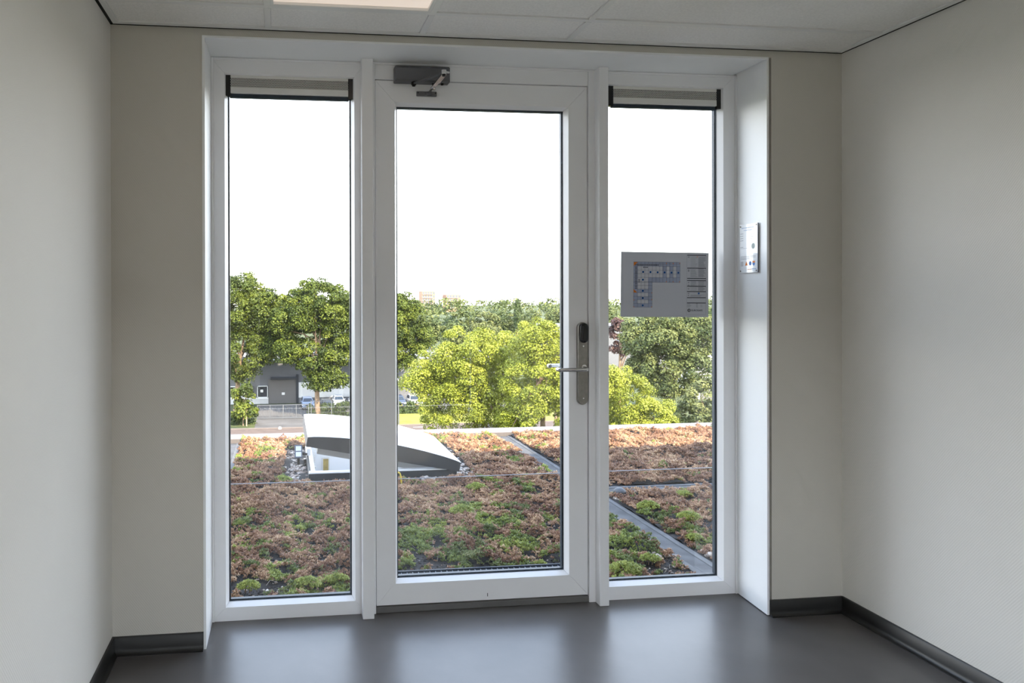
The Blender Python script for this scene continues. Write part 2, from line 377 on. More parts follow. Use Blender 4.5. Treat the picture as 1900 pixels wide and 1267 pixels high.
def fixed_window(name, label, x0, x1, lx0, lx1, lz0, lz1, ix0, ix1, iz0, iz1, right_strip, left_strip):
    Wd = thing(name, label, 'window', ((x0 + x1) / 2, D, 0), kind='structure')
    ring(Wd, ['frame_stile', 'frame_stile', 'frame_rail', 'frame_rail'], x0, x1, 0.0, 2.4060, lx0 - x0, x1 - lx1, lz0, 2.4060 - lz1, D, D + .085, m_white)
    s = MB()
    if left_strip: s.box(x0, x0 + .010, D - .007, D, 0, 2.4055, .002)
    if right_strip: s.box(x1 - .010, x1, D - .007, D, 0, 2.4055, .002)
    s.box(x0 + (.010 if left_strip else 0), x1 - (.010 if right_strip else 0), D - .007, D, 2.3955, 2.4055, .002)
    s.build('cover_strip', m_white, Wd)
    glazed(Wd, lx0, lx1, lz0, lz1, ix0, ix1, iz0, iz1)
    return Wd
fixed_window('window_1', 'narrow fixed window left of the glass door', -.4075, .2560, -.3716, .2222, .0400, 2.3620, -.3510, .2055, .0577, 2.3405, False, True)
fixed_window('window_2', 'narrow fixed window right of the glass door', 1.3185, 1.9900, 1.3480, 1.9455, .0405, 2.3684, 1.3640, 1.9250, .0600, 2.3480, True, False)

w3 = thing('fill_window', 'wide unseen window added behind the viewer to brighten the room', 'window', (.78, YB, RW[2]), kind='structure')  # added out of view as a source of fill daylight
f = MB()
for x in (RW[0], RW[0] + .84, RW[1] - .04): f.box(x, x + .04, YB - .10, YB - .03, RW[2], RW[3], .002)
f.box(RW[0], RW[1], YB - .10, YB - .03, RW[2], RW[2] + .04, .002); f.box(RW[0], RW[1], YB - .10, YB - .03, RW[3] - .04, RW[3], .002)
f.build('frame', m_white, w3); box('glass_pane', m_glass, (RW[0] + .01, RW[1] - .01, YB - .068, YB - .064, RW[2] + .01, RW[3] - .01), w3)

# covers over the joints between door and side windows
c1 = MB(); c1.box(.2324, .2814, .171, D, 0, 2.406, .0015)
tag(c1.build('trim_4', m_white), 'white vertical cover post between left window and door', 'trim', kind='structure')
c2 = MB(); c2.box(1.2968, 1.3403, .171, D, 0, 2.406, .0015)
tag(c2.build('trim_5', m_white), 'white vertical cover post between door and right window', 'trim', kind='structure')
j = MB(); j.box(.2560, .2952, D - .010, D + .085, 0.0, 2.406, .001); j.box(1.2675, 1.3185, D - .010, D + .085, 0.0, 2.406, .001); j.box(.2952, 1.2675, D - .004, D + .085, 2.3345, 2.406, .001)
j.box(.2814, 1.2968, D - .011, D - .004, 2.3975, 2.406, .001)
tag(j.build('trim_6', m_white), 'white door frame jambs and head round the glass door', 'trim', kind='structure')
tag(MB().box(.2952, 1.2675, D - .006, D + .085, 0.0, .0265, .002).build('trim_7', m_thresh), 'grey metal threshold below the glass door', 'trim', kind='structure')

door = thing('door_1', 'white framed glass door with long steel handle plate', 'door', (.78, D, 0.03), kind='structure')
ring(door, ['door_stile', 'door_stile', 'door_rail', 'door_rail'], .2985, 1.2645, .0315, 2.3300, .3626 - .2985, 1.2645 - 1.1955, .1065 - .0315, 2.3300 - 2.2590, D, D + .075, m_white)
glazed(door, .3626, 1.1955, .1065, 2.2590, .3838, 1.1770, .1235, 2.2378)
box('drip_mark', m_gap, (.796, .799, D - .0004, D + .001, .047, .062), door)
# handle plate
def stadium(cx, z0, z1, r, n=10):
    return [(cx + r * math.cos(a), z1 - r + r * math.sin(a)) for a in [math.pi * i / n for i in range(n + 1)]] + [(cx + r * math.cos(a), z0 + r + r * math.sin(a)) for a in [math.pi + math.pi * i / n for i in range(n + 1)]]
PX = 1.2375
pl = MB(); o1 = stadium(PX, .894, 1.2662, .0245); o2 = stadium(PX, .8965, 1.2637, .0215)
pl.prism(o1, -.011, 'y', D); n = len(o1)
pl.add([(x, D - .011, z) for x, z in o1] + [(x, D - .016, z) for x, z in o2], [(i, (i + 1) % n, n + (i + 1) % n, n + i) for i in range(n)] + [tuple(range(n, 2 * n))])
plate = pl.build('handle_plate', m_steel, door, smooth=35)
rd = MB(); r1 = stadium(PX + .002, 1.1735, 1.2630, .0185); r2 = stadium(PX + .002, 1.1765, 1.2600, .0155); r3 = stadium(PX + .002, 1.185, 1.2515, .008); n = len(r1)
rd.add([(x, D - .0155, z) for x, z in r1] + [(x, D - .025, z) for x, z in r1] + [(x, D - .029, z) for x, z in r2] + [(x, D - .031, z) for x, z in r3],
       [(k * n + i, k * n + (i + 1) % n, (k + 1) * n + (i + 1) % n, (k + 1) * n + i) for k in range(3) for i in range(n)] + [tuple(range(3 * n, 4 * n))])
tag(rd.build('card_reader', m_black, plate, smooth=50), 'black oval card reader')
for z in (1.159, .924):
    MB().tube([(PX + .001, D - .0155, z), (PX + .001, D - .0175, z)], .0033, 10).build('screw', m_chrome, plate)
lz = 1.0585; ly = D - .064
lv = MB(); lv.tube([(PX + .002, D - .014, lz + .005), (PX + .002, D - .022, lz + .005)], .0125, 18)
pts = [(PX + .002, D - .016, lz + .003), (PX + .002, ly + .014, lz + .001)] + [(PX + .002 - .013 * (1 - math.cos(a)), ly + .014 - .014 * math.sin(a), lz) for a in [math.pi / 2 * i / 5 for i in range(1, 6)]]
pts += [(1.1160, ly, lz)] + [(1.1160 - .009 * math.sin(a), ly + .009 * (1 - math.cos(a)), lz) for a in [math.pi / 2 * i / 4 for i in range(1, 5)]] + [(1.107, ly + .024, lz)]
lv.tube(pts, .0085, 14)
lv.build('lever', m_chrome, plate, smooth=40)
ov = MB(); oy = D + .075
ov.prism(stadium(PX, .93, 1.20, .020), .009, 'y', oy)
pts = [(PX, oy + .008, 1.057), (PX, oy + .045, 1.057)] + [(PX - .012 * (1 - math.cos(a)), oy + .045 + .013 * math.sin(a), 1.057) for a in [math.pi / 2 * i / 5 for i in range(1, 6)]]
pts += [(1.139, oy + .058, 1.057)] + [(1.139 - .008 * math.sin(a), oy + .058 - .008 * (1 - math.cos(a)), 1.057) for a in [math.pi / 2 * i / 4 for i in range(1, 5)]] + [(1.131, oy + .034, 1.057)]
ov.tube(pts, .0088, 14)
tag(ov.build('outside_lever', m_chrome, door, smooth=40), 'outside lever seen through the glass')

# ------------------------------------------------------------------ door closer
cl_ = thing('door_closer', 'grey door closer with folding arm at the top of the glass door', 'door closer', (.50, D, 2.35))
bd = MB(); ys_ = D - .055
fr = [(.381, 2.3165), (.618, 2.3165), (.621, 2.3200), (.621, 2.3800), (.617, 2.3845), (.382, 2.3845), (.3785, 2.3805), (.3785, 2.3195)]
ins = [(x + (.004 if x < .5 else -.004), z + (.004 if z < 2.35 else -.012)) for x, z in fr]
n = len(fr)
bd.add([(x, D - .004, z) for x, z in fr] + [(x, ys_ + .012, z) for x, z in fr] + [(x, ys_, z) for x, z in ins],
       [tuple(range(n))] + [(k * n + i, k * n + (i + 1) % n, (k + 1) * n + (i + 1) % n, (k + 1) * n + i) for k in range(2) for i in range(n)] + [tuple(range(2 * n, 3 * n))])
body = bd.build('body', m_closer, cl_)
sp_ = Vector((.462, .190, 2.3165)); elb = Vector((.5640, .055, 2.3170)); brk = Vector((.5340, .198, 2.2790))
q = MB(); q.tube([sp_ + Vector((0, 0, .002)), sp_ + Vector((0, 0, -.012))], .011, 16); q.tube([sp_ + Vector((0, 0, -.012)), sp_ + Vector((0, 0, -.018))], .007, 12)
q.build('spindle', m_gap, cl_)
for x in (.552, .59): MB().tube([Vector((x, .200, 2.318)), Vector((x, .200, 2.310))], .006, 10).build('adjusting_screw', m_gap, cl_)
def flat_arm(p, q_, w_, t_):
    d = (q_ - p).normalized(); sidev = d.cross(Vector((0, 0, 1))).normalized(); up = sidev.cross(d).normalized()
    a = [p + sidev * w_ - up * t_, p - sidev * w_ - up * t_, p - sidev * w_ + up * t_, p + sidev * w_ + up * t_]
    b_ = [q_ + sidev * w_ - up * t_, q_ - sidev * w_ - up * t_, q_ - sidev * w_ + up * t_, q_ + sidev * w_ + up * t_]
    return a, b_
a_, b_ = flat_arm(sp_ + Vector((0, 0, -.008)), elb + Vector((0, 0, .002)), .0085, .003)
MB().hexa(a_, b_).build('main_arm', m_closer, cl_)
fa = MB(); a_, b_ = flat_arm(elb + Vector((0, 0, -.006)), elb.lerp(brk, .45) + Vector((0, 0, -.004)), .0105, .0035); fa.hexa(a_, b_)
a_, b_ = flat_arm(elb.lerp(brk, .35) + Vector((0, 0, -.003)), elb.lerp(brk, .80), .0085, .003); fa.hexa(a_, b_)
fa.build('forearm', m_chrome, cl_)
MB().tube([elb.lerp(brk, .75), brk], .0045, 10).build('arm_rod', m_closer, cl_)
q = MB(); q.tube([elb + Vector((0, 0, .012)), elb + Vector((0, 0, -.006))], .011, 16); q.tube([elb + Vector((0, 0, -.006)), elb + Vector((0, 0, -.013))], .007, 12, 1)
q.tube([elb + Vector((.008, 0, .004)), elb + Vector((.024, .004, .004))], .0042, 10, 0)
q.build('elbow_joint', [m_chrome, m_gap], cl_)
MB().tube([elb.lerp(brk, .78) + Vector((.006, -.003, .002)), elb.lerp(brk, .78) + Vector((.006, -.003, -.009))], .006, 10).build('arm_screw', m_chrome, cl_)
br = MB(); br.box(.4795, .5700, D - .008, D, 2.2650, 2.2865, .002); br.box(.522, .546, D - .030, D - .006, 2.271, 2.281, .002)
br.build('shoe', m_closer, cl_)
for x in (.486, .564): MB().tube([(x, D - .0075, 2.279), (x, D - .0095, 2.279)], .0028, 8).build('screw', m_gap, cl_)

# ------------------------------------------------------------------ trickle ventilators above the fixed panes
def perforated():
    M = mat('perforated_plate', (0.66, 0.65, 0.62), 0.5, metal=0.0, var=0.02)
    t = M.node_tree; b = t.nodes['Principled BSDF']; src = b.inputs['Base Color'].links[0].from_socket
    tcn = t.nodes.new('ShaderNodeTexCoord'); s = t.nodes.new('ShaderNodeSeparateXYZ'); links(t, tcn.outputs['Object'], s.inputs[0])
    P = .0062
    def mth(op, a, b_=None, c=None):
        n = t.nodes.new('ShaderNodeMath'); n.operation = op
        for i, x in enumerate((a, b_, c)):
            if x is None: continue
            if isinstance(x, (int, float)): n.inputs[i].default_value = x
            else: links(t, x, n.inputs[i])
        return n.outputs[0]
    vz = mth('DIVIDE', s.outputs['Z'], P * .866); row = mth('FLOOR', vz)
    vx = mth('ADD', mth('DIVIDE', s.outputs['X'], P), mth('MULTIPLY', row, .5))
    fx = mth('SUBTRACT', mth('FRACT', vx), .5); fz = mth('MULTIPLY', mth('SUBTRACT', mth('FRACT', vz), .5), .866)
    dist = mth('SQRT', mth('ADD', mth('MULTIPLY', fx, fx), mth('MULTIPLY', fz, fz)))
    hole = mth('LESS_THAN', dist, .36)
    mxn = t.nodes.new('ShaderNodeMix'); mxn.data_type = 'RGBA'; links(t, hole, mxn.inputs[0]); links(t, src, mxn.inputs[6]); mxn.inputs[7].default_value = (0.006, 0.006, 0.007, 1)
    links(t, mxn.outputs[2], b.inputs['Base Color'])
    return M
m_perf = perforated()
def vent(x0, x1, px0, px1, z0, z1, zp, label):
    V = thing('window_ventilator', label, 'ventilator', ((x0 + x1) / 2, D + .03, z0), group='ventilator strips above the side windows')
    yf = D + .010
    box('end_cap', m_black, (x0, px0, yf + .002, D + .0375, zp - .012, z1), V, .0015)
    box('end_cap', m_black, (px1, x1, yf + .002, D + .0375, zp - .012, z1), V, .0015)
    hgt = z1 - zp
    box('upper_strip', m_alu, (px0, px1, yf, D + .0375, z1 - hgt * .20, z1 - .004), V, .001)
    box('perforated_plate', m_perf, (px0, px1, yf + .0015, D + .0375, zp + hgt * .32, z1 - hgt * .20), V)
    box('lower_strip', m_alu, (px0, px1, yf, D + .0375, zp, zp + hgt * .32), V, .001)
    box('seal', m_spacer, (px0 - .004, px1 + .004, yf + .010, D + .0375, z0, zp - .0005), V, .001)
vent(-.3500, .2045, -.3260, .1800, 2.2420, 2.3400, 2.2590, 'perforated ventilator strip at the top of the left window')
vent(1.3650, 1.9240, 1.3960, 1.8990, 2.2490, 2.3475, 2.2650, 'perforated ventilator strip at the top of the right window')

# ------------------------------------------------------------------ flat print helpers
def text_part(name, txt, size, m_, to_world, parent, sx=1.0, bold=0.0):
    cu = bpy.data.curves.new(name, 'FONT'); cu.body = txt; cu.size = size; cu.align_x = 'LEFT'; cu.offset = bold
    tmp = bpy.data.objects.new(name, cu); COL.objects.link(tmp)
    bpy.context.view_layer.update()
    me = bpy.data.meshes.new_from_object(tmp.evaluated_get(bpy.context.evaluated_depsgraph_get()))
    bpy.data.objects.remove(tmp); bpy.data.curves.remove(cu)
    for v in me.vertices: v.co = Vector(to_world(v.co.x * sx, v.co.y))
    me.materials.clear(); me.materials.append(m_)
    o = bpy.data.objects.new(name, me); COL.objects.link(o)
    if parent: o.parent = parent; o.matrix_parent_inverse = Matrix.Translation(parent.location).inverted()
    return o
i_dark = mat('ink_dark', (0.03, 0.03, 0.035), 0.7); i_grey = mat('ink_grey', (0.25, 0.25, 0.27), 0.7); i_tint = mat('ink_blue_tint', (0.30, 0.34, 0.46), 0.7)
i_blue = mat('ink_blue', (0.02, 0.10, 0.32), 0.7); i_or = mat('ink_orange', (0.75, 0.22, 0.03), 0.7); i_lt = mat('ink_light', (0.52, 0.52, 0.53), 0.7)
i_green = mat('ink_pale_green', (0.40, 0.47, 0.46), 0.7); i_bl2 = mat('ink_sky_blue', (0.10, 0.22, 0.55), 0.7); i_line = mat('ink_line', (0.12, 0.13, 0.16), 0.7)

# ------------------------------------------------------------------ notice taped on the right pane
m_paper = mat('white_paper', (0.47, 0.47, 0.485), 0.8, var=0.01, transl=0.32)
PYs = D + .0370
notice = thing('floor_plan_notice', 'sheet with an L-shaped roof plan stuck on the right window pane', 'notice', (1.66, PYs, 1.29))
MB().hexa([(1.4415, PYs, 1.2880), (1.8735, PYs, 1.2835), (1.8760, PYs, 1.5850), (1.4440, PYs, 1.5890)], [(1.4415, PYs + .001, 1.2880), (1.8735, PYs + .001, 1.2835), (1.8760, PYs + .001, 1.5850), (1.4440, PYs + .001, 1.5890)]).build('paper_sheet', m_paper, notice)
def NP(px, py, lay=1):                       # sheet drawing units to the pane
    u = (px - 55) / 1540.0; v = (py - 70) / 1137.0
    return (1.4440 + .4320 * u - .0025 * v, PYs - .0002 * lay, 1.5890 - .0040 * u - .3012 * v)
class PR:
    def __init__(s): s.b = MB()
    def rect(s, x0, y0, x1, y1, lay=1):
        s.b.add([NP(x0, y0, lay), NP(x1, y0, lay), NP(x1, y1, lay), NP(x0, y1, lay)], [(0, 1, 2, 3)]); return s
    def poly(s, pts, lay=1):
        s.b.add([NP(x, y, lay) for x, y in pts], [tuple(range(len(pts)))]); return s
rng = random.Random(4)
g = PR()
for r_ in [(275, 245, 1090, 320), (275, 320, 345, 720), (780, 320, 850, 600), (900, 320, 965, 600), (1020, 320, 1090, 600), (530, 515, 780, 600), (850, 515, 900, 600), (965, 515, 1020, 600), (530, 600, 600, 720), (275, 720, 600, 785), (275, 785, 345, 850), (530, 785, 600, 850), (275, 850, 600, 905), (275, 905, 345, 970), (530, 905, 600, 970), (275, 970, 600, 1040)]:
    g.rect(*r_)
g.b.build('plan_tint', i_tint, notice)
g = PR()
for y in (245, 600): g.rect(275, y - 2, 1090, y + 2, 2)
for y in (275, 320, 388, 452, 515): g.rect(275, y - 1.5, 1090, y + 1.5, 2)
for y in (515, 588, 655, 718, 785, 848, 908, 970, 1038): g.rect(275, y - 1.5, 600, y + 1.5, 2)
for x in (275, 345, 408, 470, 535, 600): g.rect(x - 1.5, 245, x + 1.5, 1038, 2)
for x in (665, 728, 785, 848, 905, 965, 1025, 1088): g.rect(x - 1.5, 245, x + 1.5, 600, 2)
g.b.build('plan_lines', i_line, notice)
g = PR()
for i in range(18):
    x = 300 + i * 23; g.rect(x, 285, x + 15, 309, 3)
for i in range(16):
    y = 330 + i * 24.5; g.rect(298, y, 338, y + 13, 3)
for k in range(4): g.rect(440 + k * 22, 328, 455 + k * 22, 350, 3)
for k in range(4): g.rect(358, 545 + k * 17, 385, 555 + k * 17, 3)
g.b.build('plan_lettering', i_line, notice)
g = PR()
for x, y in [(440, 420), (568, 422), (693, 424), (815, 425), (937, 427), (1057, 428), (437, 556), (437, 750), (437, 876), (437, 1005), (1420, 788)]: g.rect(x - 15, y - 16, x + 15, y + 16, 3)
g.b.build('plan_symbol', i_blue, notice)
g = PR()
for x, y in [(845, 265), (965, 265), (1080, 262), (845, 588), (965, 588), (1078, 588), (283, 910), (283, 1030), (592, 1030), (592, 785), (592, 905)]: g.rect(x - 6, y - 7, x + 6, y + 7, 3)
g.poly([(278, 250), (345, 250), (278, 320)], 3); g.poly([(278, 722), (340, 780), (278, 780)], 3); g.rect(1382, 138, 1398, 152, 3)
g.b.build('plan_accent', i_or, notice)
g = PR()
for y in (118, 345, 525, 563, 663, 757, 863, 957): g.rect(1213, y - 7, 1548, y + 7, 2)
g.b.build('legend_bar', i_dark, notice)
g = PR()
for a in ((1205, 105, 1208, 1165), (1545, 105, 1548, 1165), (1205, 1163, 1548, 1166)): g.rect(*a, 2)
def lines(x0, x1, y0, y1, st, h=6):
    y = y0
    while y < y1:
        g.rect(x0, y, x1 - rng.random() * .35 * (x1 - x0), y + h, 2); y += st
lines(1410, 1545, 148, 320, 14, 8); lines(1275, 1395, 150, 330, 19, 4); lines(1410, 1545, 352, 500, 11, 7); lines(1270, 1395, 365, 500, 12, 5)
lines(1275, 1390, 575, 655, 12, 6); lines(1410, 1530, 575, 655, 12, 6); lines(1410, 1530, 675, 740, 10, 7); lines(1275, 1395, 675, 740, 19, 4); lines(1275, 1530, 815, 850, 12, 6); lines(1215, 1330, 880, 890, 12, 4); lines(1215, 1290, 970, 1035, 14, 6); lines(1375, 1410, 965, 1035, 13, 6); lines(1450, 1490, 990, 1035, 16, 4)
for y in (150, 380, 400, 600, 645, 710, 790, 825): g.rect(1225, y - 10, 1252, y + 8, 2)
g.b.build('legend_lettering', i_grey, notice)
g = PR(); C0 = (1250, 1088)
g.poly([(C0[0] + 30 * math.cos(2 * math.pi * k / 8), C0[1] + 31 * math.sin(2 * math.pi * k / 8)) for k in range(8)], 2)
g.b.build('logo_mark', i_dark, notice)
g = PR(); g.rect(1238, 1072, 1264, 1078, 3); g.rect(1233, 1085, 1267, 1091, 3); g.rect(1238, 1098, 1264, 1104, 3); g.b.build('logo_stripe', i_lt, notice)
text_part('logo_lettering', 'EUROSAFE', 40, i_dark, lambda x, y: NP(1288 + x, 1102 - y, 3), notice, sx=1.06, bold=.9)

for ch in notice.children:
    if ch.name.split('.')[0] not in ('paper_sheet', 'logo_mark'): ch['kind'] = 'stuff'

# ------------------------------------------------------------------ certificate plate on the right reveal
cert = thing('certificate_plate', 'small white inspection plate screwed on the right reveal', 'sign', (1.984, .115, 1.487))
def CX(y): return 1.9725 + .018 * (y + .004) / .25     # reveal board surface (slightly splayed)
ya, yb, za, zb = .1825, .0490, 1.4880, 1.7060
m_plate = mat('white_acrylic', (0.86, 0.88, 0.90), 0.08, var=0.01, spec=0.6)
m_pedge = mat('dark_edge', (0.10, 0.11, 0.13), 0.4)
MB().hexa([(CX(ya) - .009, ya, za), (CX(yb) - .009, yb, za), (CX(yb) - .009, yb, zb), (CX(ya) - .009, ya, zb)], [(CX(ya) - .004, ya, za), (CX(yb) - .004, yb, za), (CX(yb) - .004, yb, zb), (CX(ya) - .004, ya, zb)]).build('plate', m_plate, cert)
MB().hexa([(CX(yb) - .0088, yb - .0004, za), (CX(yb) - .0042, yb - .0004, za), (CX(yb) - .0042, yb - .0004, zb), (CX(yb) - .0088, yb - .0004, zb)], [(CX(yb) - .0088, yb - .0001, za), (CX(yb) - .0042, yb - .0001, za), (CX(yb) - .0042, yb - .0001, zb), (CX(yb) - .0088, yb - .0001, zb)]).build('edge', m_pedge, cert)
def CP(u, v, lay=1):
    y = ya + (yb - ya) * u
    return (CX(y) - .0090 - .0002 * lay, y, zb - (zb - za) * v)
class PC:
    def __init__(s): s.b = MB()
    def rect(s, u0, v0, u1, v1, lay=1): s.b.add([CP(u0, v0, lay), CP(u1, v0, lay), CP(u1, v1, lay), CP(u0, v1, lay)], [(0, 1, 2, 3)]); return s
    def poly(s, pts, lay=1): s.b.add([CP(u, v, lay) for u, v in pts], [tuple(range(len(pts)))]); return s
def circ(u, v, r, n=20): return [(u + r * math.cos(2 * math.pi * k / n), v + r * .62 * math.sin(2 * math.pi * k / n)) for k in range(n)]
g = PC()
def words_(u0, u1, v, h, wl=.03):
    u = u0
    while u < u1:
        k = wl * (.6 + rng.random()); g.rect(u, v, min(u + k, u1), v + h); u += k + .012
words_(.10, .80, .062, .018); words_(.22, .70, .113, .016)
g.b.build('title_lettering', mat('ink_steel_blue', (0.30, 0.38, 0.55), 0.6), cert)
g = PC()
for v in (.180, .228, .276, .322, .462): words_(.03, .20, v, .012)
for v in (.490, .655, .670, .690, .705, .72): words_(.05, .55, v, .006)
for v in (.655, .668, .69): words_(.60, .90, v, .006)
for v in (.21, .26, .30): words_(.62, .78, v, .008)
g.b.build('text_lettering', i_grey, cert)
g = PC(); g.poly(circ(.76, .46, .10)); g.b.build('stamp', i_green, cert)
g = PC(); words_(.69, .83, .43, .008); words_(.70, .82, .455, .008); words_(.69, .83, .48, .008); 
g2 = g; MBt = g2.b; MBt.v = [(v[0] - .0002, v[1], v[2]) for v in MBt.v]; MBt.build('stamp_lettering', i_grey, cert)
g = PC(); g.rect(.05, .765, .20, .865); g.b.build('icon_grey', i_lt, cert)
g = PC(); g.poly([(.30, .85), (.375, .76), (.45, .85)]); g.rect(.72, .765, .86, .80); g.b.build('icon_orange', i_or, cert)
g = PC(); g.poly(circ(.59, .81, .07)); g.poly([(.72, .80), (.86, .80), (.86, .83), (.79, .87), (.72, .83)]); g.b.build('icon_blue', i_bl2, cert)
g = PC(); words_(.45, .68, .925, .014, .02); g.b.build('maker_lettering', i_or, cert)
g = PC(); words_(.69, .93, .918, .016, .02); words_(.70, .92, .95, .006, .02); g.b.build('maker_lettering', i_bl2, cert)
for ch in cert.children:
    if 'lettering' in ch.name or 'icon' in ch.name: ch['kind'] = 'stuff'
for u in (.045, .945):
    for v in (.035, .960):
        a = Vector(CP(u, v, 0)); MB().tube([a, a + Vector((-.0025, 0, 0))], .0032, 10).build('screw', m_steel, cert)

#OUTDOOR#
# ================================================================== the planted roof
RZ = -.10
m_deck = mat('roof_membrane', (0.14, 0.14, 0.15), 0.8, var=0.25, vscale=6)
dk = MB(); dk.box(-6, .10, .42, 4.50, -.60, RZ - .02); dk.box(1.275, 12, .42, 4.50, -.60, RZ - .02); dk.box(.10, 1.275, .42, 2.73, -.60, RZ - .02); dk.box(.10, 1.275, 3.71, 4.50, -.60, RZ - .02)
tag(dk.build('roof_deck', m_deck), 'flat roof deck under the plants', 'roof', kind='structure')
m_cope = mat('coping_metal', (0.145, 0.127, 0.121), 0.6, var=0.06)
cp = MB(); cp.box(-6, 12, 4.285, 4.53, -.16, -.052, .004); cp.box(-6, 12, 4.52, 4.545, -.30, RZ + .004, .003)
tag(cp.build('roof_edge', m_cope), 'grey metal coping along the far roof edge', 'coping', kind='structure')
m_strip = mat('bitumen_strip', (0.080, 0.080, 0.084), 0.85, var=0.35, vscale=9, bump=0.4, bscale=70)
m_strip2 = mat('bitumen_seam', (0.115, 0.115, 0.118), 0.85, var=0.2, vscale=14)
st = thing('roof_strips', 'grey bitumen strips dividing the planted roof', 'roof strip', (2.15, 2, RZ), kind='structure')
def strip(x0, x1, y0, y1, along):
    b = MB(); b.box(x0, x1, y0, y1, RZ - .02, RZ + .006, .003)
    b.build('strip', m_strip, st)
    s = MB(); w_ = .035
    if along == 'y': s.box(x0 - .004, x0 + w_, y0, y1, RZ + .003, RZ + .011, .002); s.box(x1 - w_, x1 + .004, y0, y1, RZ + .003, RZ + .011, .002)
    else: s.box(x0, x1, y0 - .004, y0 + w_, RZ + .003, RZ + .011, .002); s.box(x0, x1, y1 - w_, y1 + .004, RZ + .003, RZ + .011, .002)
    for k, pc in enumerate((s,)): pc.build('strip_seam', m_strip2, st)
strip(2.07, 2.24, .44, 4.28, 'y'); strip(2.24, 8.0, 2.13, 2.32, 'x'); strip(-.72, -.535, 3.05, 4.28, 'y'); strip(1.84, 2.07, 4.16, 4.27, 'x')

# ---- numeric noise for the plant cover
def vnoise(x, y, s, seed):
    r = np.random.RandomState(seed); G = r.rand(256, 256)
    x = x / s + 57.3; y = y / s + 91.7
    xi = np.floor(x).astype(int); yi = np.floor(y).astype(int); fx = x - xi; fy = y - yi
    fx = fx * fx * (3 - 2 * fx); fy = fy * fy * (3 - 2 * fy)
    g_ = lambda a, b: G[a % 256, b % 256]
    return (g_(xi, yi) * (1 - fx) + g_(xi + 1, yi) * fx) * (1 - fy) + (g_(xi, yi + 1) * (1 - fx) + g_(xi + 1, yi + 1) * fx) * fy
def hfield(x, y): return .006 + .078 * vnoise(x, y, .085, 1) * (.30 + .70 * vnoise(x, y, .26, 2)) + .018 * vnoise(x, y, .035, 3)
def cover(x, y):                                  # 0 bare soil .. 1 thick plants
    near = np.clip((2.6 - y) / 2.0, 0, 1)
    return vnoise(x, y, .075, 5) * .5 + vnoise(x, y, .24, 6) * .3 + vnoise(x, y, .032, 7) * .22 - .25 - .25 * near
def greenness(x, y):
    near = np.clip((2.5 - y) / 1.7, 0, 1)
    g_ = vnoise(x, y, .065, 8) * .6 + vnoise(x, y, .22, 9) * .4
    return g_ - .73 + .25 * near - .05 * (x > 2.1) + .10 * ((y > 3.5) & (x < 2.0))
m_soil = mat('dark_soil', (0.014, 0.013, 0.013), 0.95, col2=(0.034, 0.029, 0.027), var=0.4, vscale=30, bump=0.8, bscale=120)
def soil(x0, x1, y0, y1, label):
    nx = int((x1 - x0) / .05) + 2; ny = int((y1 - y0) / .05) + 2
    X, Yg = np.meshgrid(np.linspace(x0, x1, nx), np.linspace(y0, y1, ny)); Zg = RZ + .50 * hfield(X, Yg) * np.clip((cover(X, Yg) + .15) * 4, .2, 1) * np.where((X > .2) & (X < 1.6) & (Yg < .86), .1, 1)
    V = np.stack([X, Yg, Zg], -1).reshape(-1, 3); i = np.arange(nx * ny).reshape(ny, nx)
    Fq = np.stack([i[:-1, :-1], i[:-1, 1:], i[1:, 1:], i[1:, :-1]], -1).reshape(-1, 4)
    fc = V[Fq].mean(1); Fq = Fq[~((fc[:, 0] > .12) & (fc[:, 0] < 1.26) & (fc[:, 1] > 2.75) & (fc[:, 1] < 3.69)) & ~((fc[:, 0] < -.53) & (fc[:, 0] > -.74) & (fc[:, 1] > 3.04)) & ~((fc[:, 0] > 1.82) & (fc[:, 0] < 2.09) & (fc[:, 1] > 4.14))]      # hole for the skylight shaft
    tag(np_mesh('soil', V, Fq, m_soil, smooth=True), label, 'soil', kind='stuff')
soil(-2.4, 2.07, .43, 4.27, 'dark soil under the left plant bed'); soil(2.24, 6.5, .43, 2.13, 'dark soil under the near right plant bed'); soil(2.24, 7.0, 2.32, 4.27, 'dark soil under the far right plant bed')

